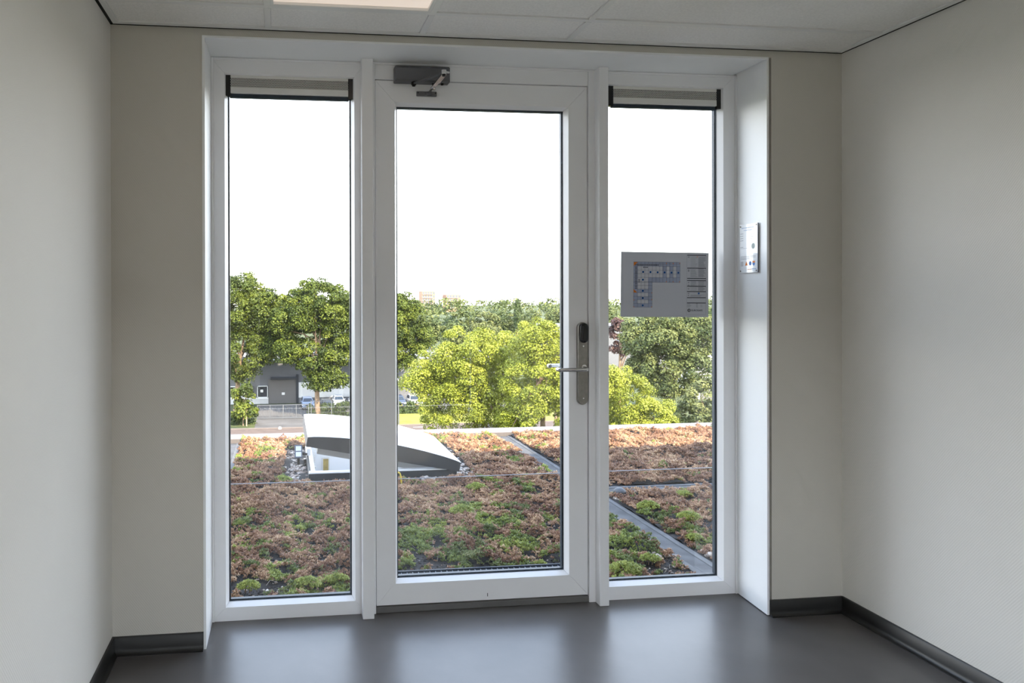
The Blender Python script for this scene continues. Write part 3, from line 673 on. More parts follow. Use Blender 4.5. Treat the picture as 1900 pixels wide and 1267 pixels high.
BROWN = [(0.050, 0.021, 0.012), (0.165, 0.073, 0.038), (0.35, 0.190, 0.102), (0.60, 0.41, 0.235)]
GREEN = [(0.26, 0.24, 0.09), (0.075, 0.105, 0.02), (0.19, 0.23, 0.032), (0.38, 0.40, 0.075)]
m_sedum = tone_mat('sedum_leaf', BROWN + GREEN, 0.5, transl=0.12, spec=0.35)
NL = 7
def sprig_cloud(P, size, tone, seed):
    """P base points; every sprig is NL fleshy three-sided leaves round a short stem"""
    r = np.random.RandomState(seed); n = len(P)
    az = (np.arange(NL)[None, :] * (2 * np.pi / NL) * 1.9 + r.rand(n, 1) * 6.28 + r.rand(n, NL) * .5)
    elv = np.concatenate([r.rand(n, 4) * .6 + .25, r.rand(n, NL - 4) * .5 + .95], 1)
    d = np.stack([np.cos(az) * np.cos(elv), np.sin(az) * np.cos(elv), np.sin(elv)], -1)
    ln = size[:, None] * (.75 + .5 * r.rand(n, NL)); wd = ln * .30
    b0 = P[:, None, :] + d * (ln * .15)[..., None]
    up = np.array([0.13, 0.21, 0.97]); t1 = np.cross(d, up); t1 /= np.linalg.norm(t1, axis=-1, keepdims=True) + 1e-9; t2 = np.cross(d, t1)
    V = np.zeros((n, NL, 4, 3), np.float32); mid = b0 + d * (ln * .45)[..., None]
    for k in range(3):
        a = 2 * np.pi * k / 3
        V[:, :, k] = mid + (t1 * np.cos(a) + t2 * np.sin(a)) * wd[..., None]
    V[:, :, 3] = b0 + d * ln[..., None]
    base = (np.arange(n * NL) * 4)[:, None]
    Fq = np.concatenate([base + np.array([[0, 1, 3]]), base + np.array([[1, 2, 3]]), base + np.array([[2, 0, 3]])], 1).reshape(-1, 3)
    tn = np.repeat(np.clip(tone[:, None] + (r.rand(n, NL) - .5) * .10, 0, 1).reshape(-1), 4)
    return V.reshape(-1, 3), Fq, tn
def in_view(x, y):                                # only the sector the windows look out on (with a margin)
    dy = y + 2.81; return (x > -.1 - .235 * dy - .5) & (x < -.1 + .68 * dy + .7)
SKX0, SKX1, SKY0, SKY1 = .09, 1.285, 2.72, 3.72
def on_strip(x, y): return ((x < -.525) & (y > 3.06)) | ((x > 1.83) & (x < 2.08) & (y > 4.15))
def near_skylight(x, y): return (x > SKX0 - .19) & (x < SKX1 + .16) & (y > SKY0 - .10) & (y < SKY1 + .12)
def bed(name, x0, x1, y0, y1, label, seed):
    r = np.random.RandomState(seed); Ps = []; Sz = []; Tn = []
    for (ya_, yb_, dens, sz) in [(max(y0, .46), min(y1, 1.5), 6400, .0155), (max(y0, 1.5), min(y1, 2.6), 4400, .0170), (max(y0, 2.6), y1, 2500, .0215)]:
        if yb_ <= ya_: continue
        n = int(dens * (x1 - x0) * (yb_ - ya_)); x = x0 + r.rand(n) * (x1 - x0); y = ya_ + r.rand(n) * (yb_ - ya_)
        edge = np.minimum(np.minimum(x - x0, x1 - x), y1 - y) + .03 * (vnoise(x, y, .08, 21) - .5)
        k = in_view(x, y) & ~near_skylight(x, y) & ~on_strip(x, y) & ~((x > .26) & (x < 1.54) & (y < .83)) & (cover(x, y) + .06 * (r.rand(n) - .5) > 0) & (edge > -.005)
        if name: x, y = x[k], y[k]
        g_ = greenness(x, y) + .20 * (r.rand(len(x)) - .5)
        q = r.rand(len(x)); pal = vnoise(x, y, .12, 13)
        t_ = np.where(g_ > 0, .60 + .40 * np.clip(.30 * q + .7 * pal, 0, 1), .03 + .40 * np.clip(.45 * q + .55 * pal + .03, 0, 1))
        z = RZ + hfield(x, y) * (.72 + .45 * r.rand(len(x))) * np.clip((cover(x, y) + .06) * 6, .35, 1)
        Ps.append(np.stack([x, y, z], 1)); Sz.append(np.full(len(x), sz) * (.8 + .4 * r.rand(len(x)))); Tn.append(t_)
    V, Fq, tn = sprig_cloud(np.concatenate(Ps), np.concatenate(Sz), np.concatenate(Tn), seed + 1)
    tag(np_mesh(name, V, Fq, m_sedum, tn), label, 'roof plants', kind='stuff')
bed('sedum_cover', -2.2, 2.06, .46, 4.27, 'low brown and green sedum on the main bed around the skylight', 31)
bed('sedum_cover', 2.25, 6.2, .46, 2.12, 'low sedum on the near right bed before the cross strip', 41)
bed('sedum_cover', 2.25, 6.8, 2.33, 4.27, 'low reddish sedum on the far right bed behind the cross strip', 51)
# bright clumps that stand out one by one
def clump(x, y, rad, label, seed, tone=.9):
    r = np.random.RandomState(seed); n = int(9000 * rad * rad * 3.14) + 30
    a = r.rand(n) * 6.283; q = np.sqrt(r.rand(n)) * rad
    px, py = q * np.cos(a) * 1.25, q * np.sin(a) * .9; pz = (1 - (q / rad) ** 2) * rad * .55 * (.75 + .35 * r.rand(n))
    zb = RZ + float(hfield(np.array([x]), np.array([y]))[0]) * .9
    V, Fq, tn = sprig_cloud(np.stack([px, py, pz], 1), np.full(n, .0155), tone + (r.rand(n) - .5) * .16, seed)
    T = thing('sedum_clump', label, 'plant', (x, y, zb), group='bright green sedum clumps')
    o = np_mesh('leaves', V, Fq, m_sedum, tn); o.parent = T; o['kind'] = 'stuff'
    s = MB()
    for k in range(5): s.tube([(rad * .4 * math.cos(k * 1.3), rad * .4 * math.sin(k * 1.3), -.02), (rad * .45 * math.cos(k * 1.3 + .2), rad * .45 * math.sin(k * 1.3 + .2), rad * .4)], .0025, 5)
    b = s.build('stems', mat_stem); b.parent = T; b['kind'] = 'stuff'
mat_stem = mat('plant_stem', (0.16, 0.10, 0.06), 0.8, var=0.2)
for i, a in enumerate([(2.445, 1.36, .058, 'bright green sedum clump near the right frame, middle of the near right bed'), (2.33, 1.65, .060, 'yellow-green sedum clump at the corner beside the diagonal strip'),
                       (2.32, 1.10, .036, 'small green sedum clump below the brighter one, near right bed'), (2.77, 1.96, .050, 'green sedum clump just before the cross strip'),
                       (.167, .727, .042, 'bright green round sedum clump at the bottom right of the left window'), (.005, .68, .055, 'large green sedum clump at the bottom of the left window'),
                       (-.28, .69, .042, 'green sedum clump in the bottom left corner of the left window'), (1.32, 2.27, .060, 'green sedum clump right of the yellow bracket, before the skylight'),
                       (1.07, 1.74, .065, 'broad green sedum clump in the middle of the door view'), (-.115, 2.70, .060, 'green sedum clump left of the gravel by the skylight'),
                       (1.88, .81, .042, 'green sedum clump left of the diagonal strip, near the right window'), (1.675, .69, .070, 'wide green sedum clump in the bottom left corner of the right window')]):
    clump(*a, seed=60 + i)

# ------------------------------------------------------------------ gravel
def ico():
    bm = bmesh.new(); bmesh.ops.create_icosphere(bm, subdivisions=2, radius=1.0)
    V = np.array([v.co[:] for v in bm.verts]); Fq = np.array([[v.index for v in f.verts] for f in bm.faces]); bm.free(); return V, Fq
IV, IF = ico()
m_peb = tone_mat('pebble', [(0.10, 0.08, 0.07), (0.24, 0.185, 0.15), (0.38, 0.31, 0.26), (0.60, 0.55, 0.50)], 0.6)
def pebbles(name, pts, sizes, label, seed, kind='stuff'):
    r = np.random.RandomState(seed); V = []; Fq = []; tn = []; 
    for k, (p, s_) in enumerate(zip(pts, sizes)):
        sc = s_ * (.7 + .6 * r.rand(3)); sc[2] *= .7; v = IV * sc; v = v + .12 * s_ * np.sin(IV[:, [1, 2, 0]] * (2 + 2 * r.rand()) + r.rand(3) * 6)
        a = r.rand() * 6.28; c, s2 = math.cos(a), math.sin(a); v = np.stack([v[:, 0] * c - v[:, 1] * s2, v[:, 0] * s2 + v[:, 1] * c, v[:, 2]], 1)
        V.append(v + np.array(p)); Fq.append(IF + k * len(IV)); tn.append(np.full(len(IV), np.clip(r.rand() ** .8, 0, 1)))
    o = np_mesh(name, np.concatenate(V), np.concatenate(Fq), m_peb, np.concatenate(tn), smooth=True)
    return tag(o, label, 'gravel', kind=kind)
r = np.random.RandomState(77); pp = []; ss = []
while len(pp) < 1000:
    x = SKX0 - .21 + r.rand() * (SKX1 - SKX0 + .42); y = SKY0 - .15 + r.rand() * 1.25
    if SKX0 < x < SKX1 and SKY0 < y < SKY1: continue
    e_ = max(SKX0 - x, x - SKX1, SKY0 - y, 0)
    if e_ > .12 + .08 * r.rand(): continue
    s_ = .008 + .011 * r.rand(); pp.append((x, y, RZ + .012 + .014 * r.rand())); ss.append(s_)
pebbles('gravel', pp, ss, 'grey and brown pebbles around the skylight', 78)
pp = [(2.25 + .16 * r.rand(), 1.96 + .14 * r.rand(), RZ + .014) for _ in range(22)]
pebbles('gravel', pp, [.012 + .010 * r.rand() for _ in pp], 'few pale pebbles around the roof drain', 79)
pp = [(2.26 + .10 * r.rand(), .80 + .16 * r.rand(), RZ + .018) for _ in range(16)]
pebbles('gravel', pp, [.016 + .014 * r.rand() for _ in pp], 'pale pebbles at the strip edge near the right window frame', 80)
pp = [(1.98 + .16 * r.rand(), .86 + .10 * r.rand(), RZ + .016) for _ in range(9)]
pebbles('gravel', pp, [.010 + .009 * r.rand() for _ in pp], 'few white pebbles on the left edge of the diagonal strip', 81)
pp = []
for _ in range(1100):
    x, y = -.9 + 3.1 * r.rand(), .5 + 1.5 * r.rand() ** 1.6
    if float(cover(np.array([x]), np.array([y]))[0]) < .02 and not (2.03 < x < 2.28): pp.append((x, y, RZ + .016))
pebbles('gravel', pp, [.0035 + .006 * r.rand() ** 2 for _ in pp], 'scattered pale grit on the bare soil near the glass', 82)

# crumbs of dark substrate
r = np.random.RandomState(15); n = 26000
x = -1.0 + 3.2 * r.rand(n); y = .45 + 2.2 * r.rand(n) ** 1.4; k = (cover(x, y) < .05) & in_view(x, y) & ~((x > 2.06) & (x < 2.25)) & ~((x > .27) & (x < 1.53) & (y < .82)); x, y = x[k], y[k]; n = len(x)
z = RZ + .50 * hfield(x, y) * np.clip((cover(x, y) + .15) * 4, .2, 1) + .001; sz = .002 + .005 * r.rand(n) ** 2
OV = np.array([(1, 0, 0), (-1, 0, 0), (0, 1, 0), (0, -1, 0), (0, 0, 1), (0, 0, -1)], float); OF = np.array([(0, 2, 4), (2, 1, 4), (1, 3, 4), (3, 0, 4), (2, 0, 5), (1, 2, 5), (3, 1, 5), (0, 3, 5)])
V = np.stack([x, y, z], 1)[:, None, :] + (OV[None] + .35 * (r.rand(n, 6, 3) - .5)) * sz[:, None, None] * np.array([1.2, 1.2, .8])
Fq = (OF[None] + (np.arange(n) * 6)[:, None, None]).reshape(-1, 3)
tag(np_mesh('soil_crumbs', V.reshape(-1, 3), Fq, tone_mat('crumb', [(0.012, 0.011, 0.011), (0.03, 0.026, 0.024), (0.06, 0.045, 0.036), (0.16, 0.13, 0.11)], 0.9), np.repeat(r.rand(n) ** 1.3, 6)), 'dark crumbs of substrate on the bare patches near the glass', 'soil', kind='stuff')
# dry stems lying on the bare soil
tw = MB(); rr = random.Random(12)
for _ in range(260):
    x, y = -.8 + 2.8 * rr.random(), .48 + 1.2 * rr.random() ** 1.3
    if y < .85 and .24 < x < 1.56: continue
    a = rr.random() * 6.28; l = .025 + .05 * rr.random(); z = RZ + .012 + .02 * rr.random()
    tw.tube([(x, y, z), (x + .5 * l * math.cos(a), y + .5 * l * math.sin(a), z + .012), (x + l * math.cos(a + .6), y + l * math.sin(a + .6), z + .002)], .0012, 4, caps=False)
tag(tw.build('dry_stems', mat('dry_stem', (0.30, 0.26, 0.22), 0.8, var=.2)), 'pale dry stems scattered on the bare soil near the glass', 'twigs', kind='stuff')

# drain cover, drainage channel
dr = thing('roof_drain', 'grey domed roof drain where two bitumen strips meet', 'drain', (2.335, 2.06, RZ))
m_drain = mat('grey_drain', (0.075, 0.08, 0.09), 0.6, var=0.2, vscale=40)
d_ = MB()
for k in range(10):
    a = 2 * math.pi * k / 10; d_.tube([(2.335 + .040 * math.cos(a), 2.06 + .040 * math.sin(a), RZ), (2.335 + .039 * math.cos(a), 2.06 + .039 * math.sin(a), RZ + .05), (2.335 + .02 * math.cos(a), 2.06 + .02 * math.sin(a), RZ + .068)], .006, 6)
d_.build('cage', m_drain, dr)
MB().ball((2.335, 2.06, RZ + .048), (.043, .043, .028), 16, 6, half=True).build('cap', m_drain, dr, smooth=60)
gr = thing('drain_channel', 'dark slotted drain channel outside the glass door', 'drain', (.9, .74, RZ))
m_grate = mat('dark_blue_grate', (0.012, 0.02, 0.034), 0.6, metal=0.0, var=0.1); m_bar = mat('pale_grate_bar', (0.16, 0.19, 0.24), 0.5)
b = MB(); b.box(.30, 1.50, .690, .700, RZ - .01, -.048); b.box(.30, 1.50, .785, .795, RZ - .01, -.048); b.box(.30, 1.50, .70, .785, RZ - .01, -.066); b.build('channel', m_grate, gr)
b = MB()
for k in range(39): b.box(.319 + k * .0302, .3215 + k * .0302, .70, .785, -.062, -.054)
o = b.build('grate_bars', m_bar, gr); o['kind'] = 'stuff'

# ------------------------------------------------------------------ skylight with raised lid
sk = thing('roof_skylight', 'open roof skylight with raised white dome and dark frame', 'skylight', (.69, 3.2, RZ))
m_anth = mat('anthracite_frame', (0.017, 0.019, 0.022), 0.42, var=0.25, vscale=5); m_curbw = mat('white_lining', (0.84, 0.85, 0.86), 0.45, var=0.02)
m_dome = mat('opal_dome', (0.88, 0.90, 0.93), 0.2, var=0.01, spec=0.5, transl=0.45)
CT = -.012
w_ = .055
b = MB()
b.box(SKX0, SKX1, SKY0, SKY0 + .02, RZ, CT - .012, .003); b.box(SKX0, SKX1, SKY1 - .02, SKY1, RZ, CT - .012, .003); b.box(SKX0, SKX0 + .02, SKY0 + .02, SKY1 - .02, RZ, CT - .012, .003); b.box(SKX1 - .02, SKX1, SKY0 + .02, SKY1 - .02, RZ, CT - .012, .003)
b.build('curb', m_anth, sk)
b = MB(); zl = -.55
b.box(SKX0 + .004, SKX1 - .004, SKY0 + .021, SKY0 + w_, zl, CT, .003); b.box(SKX0 + .004, SKX1 - .004, SKY1 - w_, SKY1 - .021, zl, CT, .003); b.box(SKX0 + .021, SKX0 + w_, SKY0 + w_, SKY1 - w_, zl, CT, .003); b.box(SKX1 - w_, SKX1 - .021, SKY0 + w_, SKY1 - w_, zl, CT, .003)
b.build('curb_lining', m_curbw, sk)
box('shaft_floor', m_curbw, (SKX0 + .01, SKX1 - .01, SKY0 + .01, SKY1 - .01, -.60, -.55), sk)
b = MB(); b.box(SKX0 + .004, SKX1 - .004, SKY0 + .0, SKY0 + .021, CT - .012, CT, .002); b.build('curb_rim', m_curbw, sk)
b = MB(); b.box(.245, .255, SKY1 - .075, SKY1 - .056, -.40, -.115); b.box(.305, .315, SKY1 - .075, SKY1 - .056, -.40, -.115); b.box(.255, .305, SKY1 - .075, SKY1 - .056, -.125, -.115); b.build('reveal_frame', m_alu, sk)
box('timber_panel', mat('yellow_timber', (0.42, 0.30, 0.07), 0.6, var=0.25, vscale=30), (.255, .305, SKY1 - .068, SKY1 - .056, -.40, -.125), sk)
b = MB(); b.box(.163, .172, 3.54, 3.556, -.17, .20); b.box(.150, .186, 3.52, 3.57, -.185, -.165, .002)
for k in range(13): b.box(.172, .178, 3.542, 3.554, -.155 + k * .022, -.146 + k * .022)
b.build('opener_chain', m_alu, sk)
b = MB(); b.box(.094, .128, 3.30, 3.38, CT, CT + .06, .004); b.box(.090, .12, 3.40, 3.46, CT, CT + .05, .004); b.build('opener_bracket', m_curbw, sk)
# lid: hinged on the right, raised on the left
tilt = math.atan2(.2718 - .0354, 1.3184 - .0896)
LW = 1.252; LX, LZ = 1.3135, .0362
lt = .076
def LP(a, y, h):      # a: distance from the hinge side along the lid, h: height above the lid's top edge
    return (LX - a * math.cos(tilt) + h * math.sin(tilt), y, LZ + a * math.sin(tilt) + h * math.cos(tilt))
def lidbox(b, a0, a1, y0, y1, h0, h1):
    b.hexa([LP(a0, y0, h0), LP(a1, y0, h0), LP(a1, y0, h1), LP(a0, y0, h1)], [LP(a0, y1, h0), LP(a1, y1, h0), LP(a1, y1, h1), LP(a0, y1, h1)])
y0, y1 = SKY0 - .015, SKY1 + .02; fw = .035
def arch(a): q = min(max(a / LW, 0), 1); return .056 * (math.sin(math.pi * q) ** .75)
NA = 28
def fascia(b, ya_, yb_):
    vs = []
    for i in range(NA + 1):
        a = LW * i / NA
        for y in (ya_, yb_): vs += [LP(a, y, -lt), LP(a, y, arch(a) - .004)]
    fs = [(0, 1, 3, 2), (4 * NA, 4 * NA + 2, 4 * NA + 3, 4 * NA + 1)]
    for i in range(NA):
        p, q = 4 * i, 4 * i + 4
        fs += [(p, q, q + 1, p + 1), (p + 2, p + 3, q + 3, q + 2), (p + 1, q + 1, q + 3, p + 3), (p, p + 2, q + 2, q)]
    b.add(vs, fs)
b = MB(); fascia(b, y0, y0 + fw); b.build('lid_front', m_anth, sk, smooth=30)
b = MB(); fascia(b, y1 - fw, y1); b.build('lid_back', m_anth, sk, smooth=30)
b = MB(); lidbox(b, 0, fw, y0 + fw, y1 - fw, -lt, -.004); b.build('lid_hinge_side', m_anth, sk)
b = MB(); lidbox(b, LW - .02, LW + .001, y0 + .001, y1 - .001, -lt - .002, -.002); b.build('lid_end_panel', m_cope, sk)
b = MB(); fascia(b, y0 + fw + .001, y0 + fw + .006); fascia(b, y1 - fw - .006, y1 - fw - .001); b.build('lid_lining', mat('grey_lining', (0.62, 0.62, 0.61), 0.6, var=0.03), sk)['kind'] = 'stuff'
m_inner = mat('grey_inner_frame', (0.33, 0.33, 0.32), 0.6, var=0.03)
for a0_, a1_, ya_, yb2_ in ((.10, LW - .10, SKY0 + w_ + .006, SKY0 + w_ + .026), (.10, LW - .10, SKY1 - w_ - .026, SKY1 - w_ - .006), (LW - .12, LW - .10, SKY0 + w_ + .026, SKY1 - w_ - .026)):
    b = MB(); lidbox(b, a0_, a1_, ya_, yb2_, -lt - .060, -lt + .02); b.build('inner_frame', m_inner, sk)
b = MB(); NY = 10; vs = []
for lay in (0, -.003):
    for i in range(NA + 1):
        for k in range(NY + 1):
            a, t_ = i / NA, k / NY
            vs.append(LP(a * (LW + .004) - .002, y0 - .003 + t_ * (y1 - y0 + .006), arch(a * LW) + lay + .010 * math.sin(math.pi * a) * math.sin(math.pi * t_)))
K = (NA + 1) * (NY + 1)
top = [(i * (NY + 1) + k, (i + 1) * (NY + 1) + k, (i + 1) * (NY + 1) + k + 1, i * (NY + 1) + k + 1) for i in range(NA) for k in range(NY)]
rim = [i * (NY + 1) for i in range(NA + 1)] + [NA * (NY + 1) + k for k in range(1, NY + 1)] + [i * (NY + 1) + NY for i in range(NA - 1, -1, -1)] + [k for k in range(NY - 1, 0, -1)]
b.add(vs, top + [tuple(j + K for j in reversed(f)) for f in top] + [(rim[i], rim[(i + 1) % len(rim)], rim[(i + 1) % len(rim)] + K, rim[i] + K) for i in range(len(rim))])
b.build('dome', m_dome, sk, smooth=35)

# floodlight beside the skylight
fl = thing('floodlight', 'small twin-pane floodlight standing left of the skylight', 'lamp', (.02, 3.22, RZ))
m_grey = mat('blue_grey_housing', (0.10, 0.12, 0.16), 0.45, var=0.1); m_lens = mat('pale_lens', (0.74, 0.78, 0.84), 0.2)
def FPt(x, h, d): return (.021 + x, 3.20 + h * math.sin(.45) + d * math.cos(.45), -.005 + h * math.cos(.45) - d * math.sin(.45))
def fbox(b, x0, x1, h0, h1, d0, d1): b.hexa([FPt(x0, h0, d0), FPt(x1, h0, d0), FPt(x1, h1, d0), FPt(x0, h1, d0)], [FPt(x0, h0, d1), FPt(x1, h0, d1), FPt(x1, h1, d1), FPt(x0, h1, d1)])
b = MB(); fbox(b, -.033, .033, 0, .112, 0, .03); b.build('housing', m_grey, fl)
for h in (.010, .060):
    b = MB(); fbox(b, -.023, .023, h, h + .040, -.003, .0); b.build('lens', m_lens, fl)
b = MB(); b.tube([(.02, 3.235, RZ), (.02, 3.235, .01)], .012, 10); b.box(-.02, .06, 3.20, 3.27, RZ - .005, RZ + .02, .003); b.tube([(.045, 3.25, .02), (.095, 3.26, .01)], .009, 8); b.box(.065, .088, 3.21, 3.25, RZ, -.02, .003); b.build('stand', m_black, fl)

# lifeline cable and bracket
m_cable = mat('steel_cable', (0.33, 0.34, 0.36), 0.4, metal=0.8, var=0.1)
cab = thing('lifeline_cable', 'thin steel safety cable stretched across the planted roof', 'cable', (1.4, 2.45, RZ))
MB().tube([(-2.3 + k * .8, 2.45, -.009 + .004 * math.cos(k * .9)) for k in range(11)], .0032, 8).build('cable', m_cable, cab)
for x in (-2.3, 5.7): MB().tube([(x, 2.45, RZ - .02), (x, 2.45, .01)], .02, 12).build('end_post', m_cable, cab)
m_yel = mat('yellow_paint', (0.70, 0.52, 0.06), 0.45, var=0.2, vscale=30)
yb_ = thing('cable_bracket', 'small yellow arched bracket carrying the cable before the skylight', 'bracket', (.765, 2.47, RZ))
MB().tube([(.748, 2.475, RZ), (.747, 2.475, -.02)] + [(.766 - .019 * math.cos(a), 2.475, -.02 + .05 * math.sin(a)) for a in [math.pi * i / 8 for i in range(1, 8)]] + [(.785, 2.475, -.02), (.790, 2.475, -.06)], .0065, 10).build('arch', m_yel, yb_, smooth=50)
MB().box(.733, .778, 2.455, 2.495, RZ - .005, RZ + .03, .004).build('foot', m_yel, yb_)

# ================================================================== ground beyond the roof
GZ = -14.6
m_grass = mat('rough_grass', (0.045, 0.065, 0.018), 0.9, col2=(0.10, 0.115, 0.032), var=0.3, vscale=.6, bump=1.0, bscale=6, bdist=.15)
m_brick = mat('brick_paving', (0.115, 0.082, 0.068), 0.9, var=0.16, vscale=1.4)
m_asph = mat('asphalt', (0.105, 0.098, 0.095), 0.9, var=0.22, vscale=.5)
m_lawn = mat('sunny_lawn', (0.22, 0.24, 0.035), 0.9, col2=(0.32, 0.31, 0.06), var=0.2, vscale=.8, bump=1.0, bscale=9, bdist=.1)
m_line = mat('road_paint', (0.72, 0.72, 0.70), 0.7)
tag(box('ground', m_grass, (-500, 900, -600, 900, GZ - 1, GZ)), 'grassy ground far below the roof', 'ground', kind='structure')
rd_ = thing('road', 'brown brick paved road beyond the roof edge', 'road', (8, 79, GZ), kind='structure')
box('paving', m_brick, (-60, 60, 74.0, 80.8, GZ, GZ + .04), rd_)
for x0 in (15.2, 17.6): box('marking', m_line, (x0, x0 + 1.3, 79.4, 79.55, GZ + .04, GZ + .05), rd_)
box('kerb', mat('kerb_stone', (0.17, 0.14, 0.125), 0.8, var=0.1), (-60, 60, 80.8, 81.05, GZ, GZ + .12), rd_)
tag(box('driveway', m_asph, (-3.6, 4.6, 81.05, 99.0, GZ, GZ + .03)), 'asphalt driveway leading to the grey building', 'driveway', kind='structure')
tag(box('parking_lot', m_asph, (4.6, 34, 91.5, 99.0, GZ, GZ + .035)), 'parking lot in front of the grey building', 'parking lot', kind='structure')
tag(box('lawn', m_lawn, (12.2, 40, 81.05, 88.5, GZ, GZ + .10)), 'sunlit yellow-green lawn beside the road', 'lawn', kind='structure')
stn = thing('boundary_stone', 'small white stone on the far edge of the brick road', 'stone', (-.58, 80.4, GZ + .04))
MB().ball((-.58, 80.4, GZ + .04), (.20, .16, .30), 12, 6, half=True).build('stone_top', mat('white_stone', (0.85, 0.84, 0.82), 0.7), stn)
MB().box(-.78, -.38, 80.25, 80.55, GZ + .03, GZ + .14, .02).build('stone_foot', mat('grey_stone', (0.5, 0.45, 0.42), 0.8), stn)

nb_ = thing('reflection_blocker', 'plain unseen block added behind the viewer to keep sky reflections off the glass', 'building', (0, -64, GZ))  # added dark mass, hides low sky mirrored in the door and window glass
box('block', mat('blocker_dark', (0.07, 0.06, 0.055), 0.8, var=.2), (-70, 70, -80, -62, GZ, 8.5), nb_); box('blocker_top', m_cope, (-70.2, 70.2, -80.2, -61.8, 8.5, 9.0), nb_)

# ------------------------------------------------------------------ grey building on the left
bl = thing('office_building', 'low grey building with dark wall panel behind the left trees', 'building', (4, 100, GZ))
m_lg = mat('light_cladding', (0.15, 0.15, 0.16), 0.6, var=0.05, vscale=.5); m_dg = mat('dark_cladding', (0.16, 0.15, 0.145), 0.7, var=0.04, vscale=.6); m_ww = mat('white_render', (0.85, 0.84, 0.82), 0.7, var=0.03)
m_dk = mat('dark_trim', (0.03, 0.033, 0.04), 0.5); m_win = mat('dark_window', (0.035, 0.04, 0.05), 0.12, spec=0.6)
yF = 100.0
box('wall', m_lg, (-30, 34, yF + .3, yF + 14, GZ, GZ + 6.0), bl); box('roof', m_dg, (-30.2, 34.2, yF + .1, yF + 14.2, GZ + 6.0, GZ + 6.3), bl)
box('dark_panel', m_dg, (-2.34, 1.66, yF + .02, yF + .3, GZ, GZ + 3.55), bl)
box('canopy', m_dk, (-2.0, 1.75, yF - .9, yF + .3, GZ + 3.55, GZ + 3.85), bl)
box('downpipe', m_dk, (1.66, 2.02, yF - .10, yF + .3, GZ, GZ + 4.2), bl)
box('plinth', mat('pale_plinth', (0.60, 0.59, 0.58), 0.7, var=0.04), (-30, -2.34, yF - .05, yF + .3, GZ, GZ + .75), bl)
box('sill', m_ww, (-30, -2.34, yF - .1, yF + .3, GZ + .75, GZ + .88), bl)
def bwin(x0, x1, z0, z1, sign=False):
    f = MB(); t_ = .10
    f.box(x0, x0 + t_, yF - .02, yF + .3, z0, z1); f.box(x1 - t_, x1, yF - .02, yF + .3, z0, z1); f.box(x0, x1, yF - .02, yF + .3, z0, z0 + t_); f.box(x0, x1, yF - .02, yF + .3, z1 - t_, z1)
    w0 = f.build('window', m_ww, bl); box('pane', m_win, (x0 + t_, x1 - t_, yF + .12, yF + .2, z0 + t_, z1 - t_), w0)
    if sign: box('paper', m_ww, (x0 + .45, x0 + .85, yF + .09, yF + .12, z0 + .75, z0 + 1.15), w0)
bwin(-3.95, -2.42, GZ + .90, GZ + 2.6, True); bwin(-6.2, -4.6, GZ + .90, GZ + 2.6); bwin(-8.6, -7.0, GZ + .90, GZ + 2.6)
box('white_sign', m_ww, (-.42, .02, yF - .02, yF + .02, GZ + 1.25, GZ + 1.60), bl)
box('white_wall', m_ww, (2.02, 13.2, yF + .0, yF + .3, GZ + .80, GZ + 3.0), bl); box('low_wall', m_lg, (2.02, 30, yF - .05, yF + .3, GZ, GZ + .80), bl)
for k in range(4): box('roller_door', mat('white_slats', (0.74, 0.73, 0.72), 0.6) if k == 0 else bpy.data.materials['white_slats'], (2.6 + k * 3.0, 4.9 + k * 3.0, yF - .06, yF + .02, GZ + .85, GZ + 2.75), bl)

# ------------------------------------------------------------------ fence and gate
m_gal = mat('galvanised_steel', (0.15, 0.155, 0.165), 0.5, metal=0.4, var=0.1)
gt = thing('sliding_gate', 'grey metal bar gate across the driveway', 'gate', (-.2, 87.3, GZ))
box('top_rail', m_gal, (-3.5, 3.1, 87.27, 87.33, GZ + 1.75, GZ + 1.83), gt); box('bottom_rail', m_gal, (-3.5, 3.1, 87.25, 87.35, GZ + .08, GZ + .22), gt)
for x in (-3.5, -1.9, -.25, 1.4, 3.0): box('gate_post', m_gal, (x, x + .10, 87.24, 87.36, GZ, GZ + 1.85), gt)
bar = None
for k in range(34):
    x = -3.35 + k * .19
    if bar is None: bar = box('gate_bar', m_gal, (-.014, .014, -.014, .014, .22, 1.75)); bar.location = (x, 87.3, GZ); bar.parent = gt; bar.matrix_parent_inverse = Matrix.Translation(gt.location).inverted()
    else:
        o = bar.copy(); o.location = (x, 87.3, GZ); COL.objects.link(o)
fn = thing('mesh_fence', 'low wire fence with steel posts right of the gate', 'fence', (8, 87.0, GZ))
for x in (3.3, 5.9, 8.6, 11.3, 14.0): box('fence_post', m_gal, (x, x + .09, 86.95, 87.05, GZ, GZ + 2.3), fn)
b = MB()
for k in range(86): b.box(3.4 + k * .125, 3.412 + k * .125, 86.99, 87.01, GZ + .1, GZ + 2.2)
for z in (.1, .8, 1.5, 2.2): b.box(3.3, 14.1, 86.985, 87.015, GZ + z - .012, GZ + z + .012)
o = b.build('fence_wire', m_gal, fn); o['kind'] = 'stuff'

